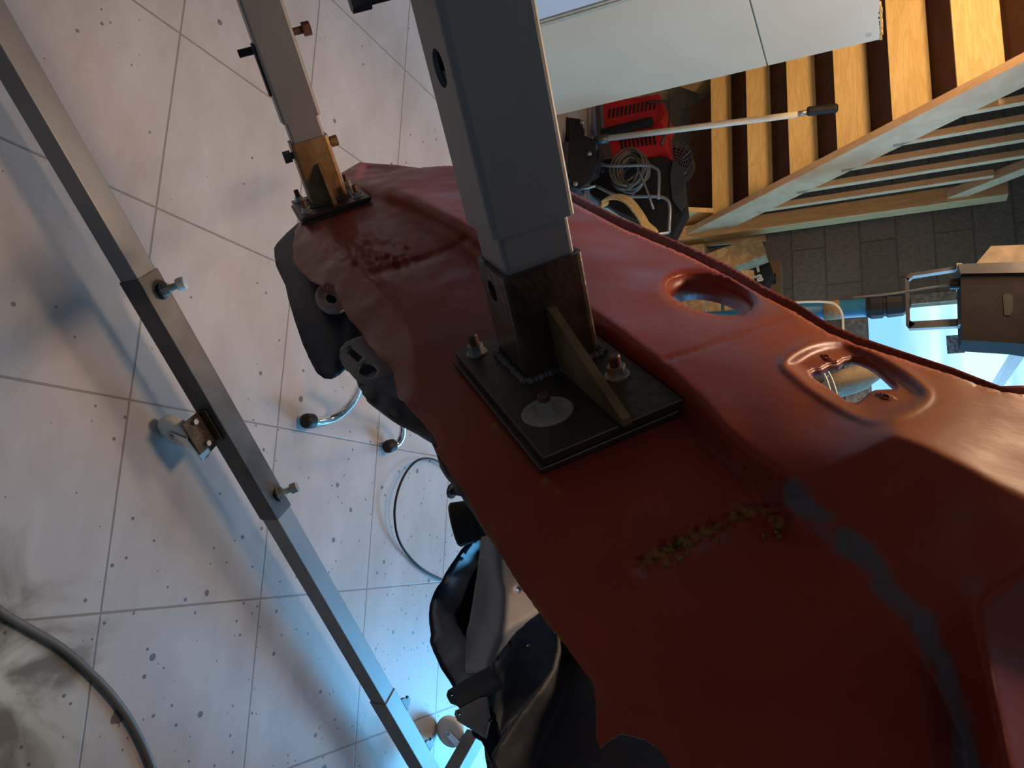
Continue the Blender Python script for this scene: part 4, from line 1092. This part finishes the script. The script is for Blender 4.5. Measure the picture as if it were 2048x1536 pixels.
jk = thing('trolley_jack', 'black trolley jack with a long cream tube handle and black ribbed grip', 'jack', V(PY(1150, 330, 3.45) * np.array([1, 1, 0])))
bm = NB(); add_cyl(bm, PY(1212, 277, 3.40), PY(1595, 229, 3.52), .0155, n=20); hd = obj('handle', bm, M['white_paint'], jk, True)
bm = NB(); add_cyl(bm, PY(1590, 229, 3.519), PY(1620, 223, 3.53), .012, n=16); obj('handle_end', bm, M['steel'], hd, True)
bm = NB(); g0, g1 = PY(1614, 223, 3.53), PY(1676, 216, 3.55); L = np.linalg.norm(g1 - g0)
add_lathe(bm, g0, g1 - g0, [(0, .018)] + [(L * k / 22, .0205 if k % 2 else .0235) for k in range(1, 22)] + [(L, .015)], 18); obj('grip', bm, M['rubber'], hd, True)
bm = NB(); c0, c1 = PY(1190, 281, 3.40), PY(1216, 277, 3.40); add_cyl(bm, c0, c1, .024, n=18); obj('handle_socket', bm, M['dsteel'], jk, True)
bm = NB()
slab(bm, [(1118, 232), (1160, 238), (1168, 262), (1165, 310), (1145, 338), (1130, 345), (1120, 300)], 3.42, .012)
slab(bm, [(1140, 258), (1190, 280), (1192, 330), (1180, 362), (1158, 378), (1140, 372), (1135, 330)], 3.36, .012)
slab(bm, [(1110, 300), (1200, 300), (1190, 345), (1120, 390)], 3.46, .06)
obj('side_plate', bm, M['black'], jk)
for x, y, Y in ((1153, 271, 3.40), (1139, 287, 3.40), (1178, 306, 3.34), (1163, 243, 3.40), (1150, 366, 3.34)):
    p = PY(x, y, Y); bm = NB(); add_lathe(bm, p + np.array([0, .012, 0]), (0, -1, 0), [(0, .013), (.006, .013), (.010, .009)], 16); obj('pivot_bolt', bm, M['zinc'], jk, True)
bm = NB(); p = PY(1150, 330, 3.45); add_box(bm, (p[0] - .10, 3.36, 0), (p[0] + .12, 3.60, max(p[2] - .02, .05)), .01); obj('chassis', bm, M['dsteel'], jk)
bm = NB()
for k in range(5):
    pts_ = [PY(x + k * 2.5, y - k * 1.6, 3.30 + k * .008) for x, y in ((1196, 418), (1206, 402), (1228, 397), (1250, 404), (1268, 424), (1284, 450), (1290, 480))]
    pts_ = [pts_[0] * np.array([1, 1, 0])] + pts_ + [pts_[-1] * np.array([1, 1, 0])]  # both ends added down to the floor to support the rope
    add_tube(bm, pts_, .0075, 8)
tag(obj('straw_rope', bm, mat('straw_rope_fibre', (.40, .28, .12), .9, 0, .3, 60, .5, 120), None, True), 'bundle of yellow straw-coloured rope bent over behind the red panel', 'rope')

# boxes at the wall
bm = NB(); slab(bm, [(1412, 508), (1500, 476), (1524, 484), (1531, 510), (1440, 545), (1425, 560)], 4.33, .13)
o = tag(obj('wooden_crate', bm, M['crate'], None), 'old brown wooden crate lying at the foot of the block wall', 'crate')
q0, q1 = PY(1412, 508, 4.35), PY(1562, 640, 4.5)
bm = NB(); add_box(bm, (-1.76, 4.37, 0), (-1.05, 4.78, .54), .004)  # hidden bench added so the crate and boxes do not float
tag(obj('added_bench', bm, M['crate'], None), 'added low bench hidden behind the car, holding up the crate and boxes', 'bench')
bm = NB(); slab(bm, [(1470, 528), (1535, 515), (1545, 545), (1518, 590), (1490, 560)], 4.48, .12)
bxd = thing('printed_box', 'dark box with white handwritten-style lettering beside the crate', 'box', V(PY(1510, 550, 4.45) * np.array([1, 1, 0])))
obj('carton', bm, M['black'], bxd)
# two rows of white letters standing towards the left in the room
for ch, (px_, py_), sz in (('/', (1498, 548), .085), ('T', (1517, 543), .10), ('ra', (1515, 563), .085)):
    tx = bpy.data.curves.new('lettering', 'FONT'); tx.body = ch; tx.size = sz; tx.extrude = .001; tx.align_x = 'CENTER'; tx.offset = .003
    to = bpy.data.objects.new('tmp', tx); C.objects.link(to)
    dg = bpy.context.evaluated_depsgraph_get(); me = bpy.data.meshes.new_from_object(to.evaluated_get(dg)); bpy.data.objects.remove(to)
    p = PY(px_, py_, 4.476)
    bm = NB(); bm.from_mesh(me)
    bm.transform(Matrix.Translation(V(p)) @ Matrix.Rotation(-math.pi / 2 - .15, 4, 'Y') @ Matrix.Rotation(math.pi / 2, 4, 'X'))
    obj('lettering', bm, M['nylon'], bxd)
bm = NB(); slab(bm, [(1522, 575), (1535, 520), (1560, 520), (1562, 600), (1540, 620)], 4.62, .13)
o = thing('cardboard_box', 'open brown cardboard box with a hand slot against the wall', 'box', V(PY(1545, 560, 4.5) * np.array([1, 1, 0])))
obj('carton', bm, M['card'], o)
bm = NB(); slab(bm, [(1546, 548), (1551, 546), (1552, 566), (1547, 568)], 4.614, .004); obj('hand_slot', bm, M['black'], o)
bm = NB(); slab(bm, [(1358, 484), (1530, 470), (1532, 480), (1380, 494)], 4.6, .02)
tag(obj('wall_shelf_board', bm, M['pinew'], None), 'thin pale board leaning along the wall beside the stair post', 'board')
# slatted crate seen through the round hole
sl_ = thing('slatted_pallet', 'pale slatted wooden pallet seen through the round hole in the red panel', 'pallet', V(PY(1390, 600, 4.0) * np.array([1, 1, 0])))
for k in range(6):
    x = 1312 + k * 34
    bm = NB(); slab(bm, [(x, 540), (x + 25, 540), (x + 27, 660), (x + 2, 660)], 4.0, .02); obj('slat', bm, M['crate'], sl_)
bm = NB(); slab(bm, [(1318, 556), (1490, 556), (1490, 568), (1318, 568)], 4.02, .03); obj('crosspiece', bm, M['crate'], sl_)
bm = NB(); add_tube(bm, [PY(x, y, 3.86) for x, y in ((1425, 560), (1424, 576), (1436, 592), (1462, 603), (1495, 610), (1540, 612), (1592, 605), (1650, 604), (1672, 610), (1684, 628), (1686, 660), (1686, 700))], .006, 8)
tag(obj('white_cable', bm, M['white_paint'], None, True), 'cream cable running behind the red panel to the blue pipe', 'cable')
# blue pipe with black fittings, along the wall
bp_ = thing('blue_pipe', 'blue plastic pipe with white collar and black screw fittings before the window', 'pipe', V(PY(1620, 618, 3.9) * np.array([1, 1, 0])))
ax0, ax1 = PY(1300, 650, 3.95), PY(1742, 614, 3.95)
bm = NB(); add_cyl(bm, ax0, ax1, .046, n=24); obj('tube', bm, M['blue'], bp_, True)
bm = NB(); add_cyl(bm, PY(1648, 622, 3.95), PY(1680, 619, 3.95), .049, n=24); obj('collar', bm, M['card'], bp_, True, label='cream collar')
bm = NB()
d = ax1 - ax0; d /= np.linalg.norm(d); Lf = np.linalg.norm(PY(1822, 608, 3.95) - ax1)
add_lathe(bm, ax1 - d * .02, d, [(0, .050), (.02, .062), (Lf * .40, .062), (Lf * .42, .054), (Lf * .50, .054), (Lf * .52, .062), (Lf * .9, .058), (Lf, .045), (Lf + .02, .02)], 12); obj('screw_fitting', bm, M['black'], bp_)
bm = NB(); q = ax0; add_cyl(bm, q, (q[0], q[1], 0), .046, n=20); obj('added_riser', bm, M['blue'], bp_, True)  # upright pipe added to carry the tube down to the floor
# floodlight on its yoke
fl = thing('floodlight', 'large dark box floodlight with U-shaped yoke in front of the window', 'floodlight', V(PY(1990, 610, 3.0)))
Yf = 3.0
bm = NB(); slab(bm, [(1921, 546), (2130, 542), (2130, 700), (2030, 686), (1924, 680)], Yf, .18); hs = obj('housing', bm, mat('dusty_dark_grey', (.020, .016, .016), .8, 0, .15, 20), fl)
hs.data.materials[0].node_tree.nodes['Principled BSDF'].inputs['Specular IOR Level'].default_value = .1
bm = NB(); slab(bm, [(1916, 528), (2130, 520), (2130, 544), (1921, 547)], Yf - .02, .22); obj('rim', bm, M['dsteel'], fl)
bm = NB(); slab(bm, [(2006, 590), (2014, 586), (2025, 590), (2026, 622), (2020, 631), (2008, 630)], Yf - .003, .004); obj('recessed_slot', bm, M['black'], hs)
bm = NB()
for seg in ([(1916, 538), (1916, 532), (1822, 546), (1810, 556), (1817, 560), (1826, 552)], [(1810, 556), (1818, 556), (1820, 640), (1830, 648), (1820, 656), (1812, 646)], [(1818, 657), (1818, 643), (1920, 637), (1921, 652)]):
    slab(bm, seg, Yf + .05, .035)
obj('yoke', bm, M['dsteel'], fl)
bm = NB(); add_cyl(bm, PY(1900, 568, Yf + .05), PY(1925, 567, Yf + .05), .020, n=16); obj('cable_gland', bm, M['black'], fl)
bm = NB(); add_tube(bm, [PY(x, y, Yf + .05) for x, y in ((1905, 569), (1860, 575), (1800, 585), (1760, 590), (1700, 596))], .004, 8); obj('power_cord', bm, M['hose'], fl, True)
for x, y in ((1918, 533), (1921, 645)):
    bm = NB(); add_cyl(bm, PY(x - 5, y, Yf + .04), PY(x + 6, y, Yf + .04), .012, n=6); obj('wing_bolt', bm, M['zinc'], fl)
# arm to the far wall, added to carry the floodlight
q = PY(2100, 610, Yf); bm = NB(); add_box(bm, (q[0] - .02, Yf + .17, q[2] - .02), (q[0] + .02, 4.8, q[2] + .02), .002); obj('added_support_arm', bm, M['dsteel'], fl)
bm = NB(); slab(bm, [(1958, 520), (1982, 492), (2130, 486), (2130, 524), (1950, 530)], Yf + .0, .12)
tag(obj('wood_block', bm, mat('dusty_old_wood', (.17, .13, .09), .9, 0, .25, 20), None), 'pale wood block lying on the floodlight housing', 'wood block')
# wrapped bundle and chrome tubes seen through the lamp opening
bn = thing('wrapped_bundle', 'tan cloth bundle in clear wrapping seen through the lamp opening', 'bundle', V(PY(1700, 760, 3.2) * np.array([1, 1, 0])))
bm = NB(); p = PY(1700, 762, 3.2)
bmesh.ops.create_uvsphere(bm, u_segments=32, v_segments=16, radius=1, matrix=Matrix.Translation(V(p)) @ Matrix.Rotation(-.35, 4, 'Y') @ Matrix.Diagonal((.052, .08, .13, 1)))
for v in bm.verts: v.co += V((1, 0, 0)) * .006 * noise.noise(v.co * 30)
obj('cloth', bm, mat('tan_cloth', (.27, .20, .12), .8, 0, .2, 20, .6, 60), bn, True)
bm = NB(); add_cyl(bm, (p[0], p[1], 0), (p[0], p[1], p[2] - .08), .03, n=16); obj('added_pole', bm, M['dsteel'], bn)  # pole added to hold the bundle up from the floor
bm = NB()
for k in range(2):
    add_tube(bm, [PY(x + k * 12, y + k * 3, 3.1) for x, y in ((1600, 700), (1640, 735), (1660, 780), (1668, 830))], .006, 8)
tag(obj('metal_rods', bm, M['steel'], None, True), 'pair of bent pale metal rods seen at the left of the lamp opening', 'rods')
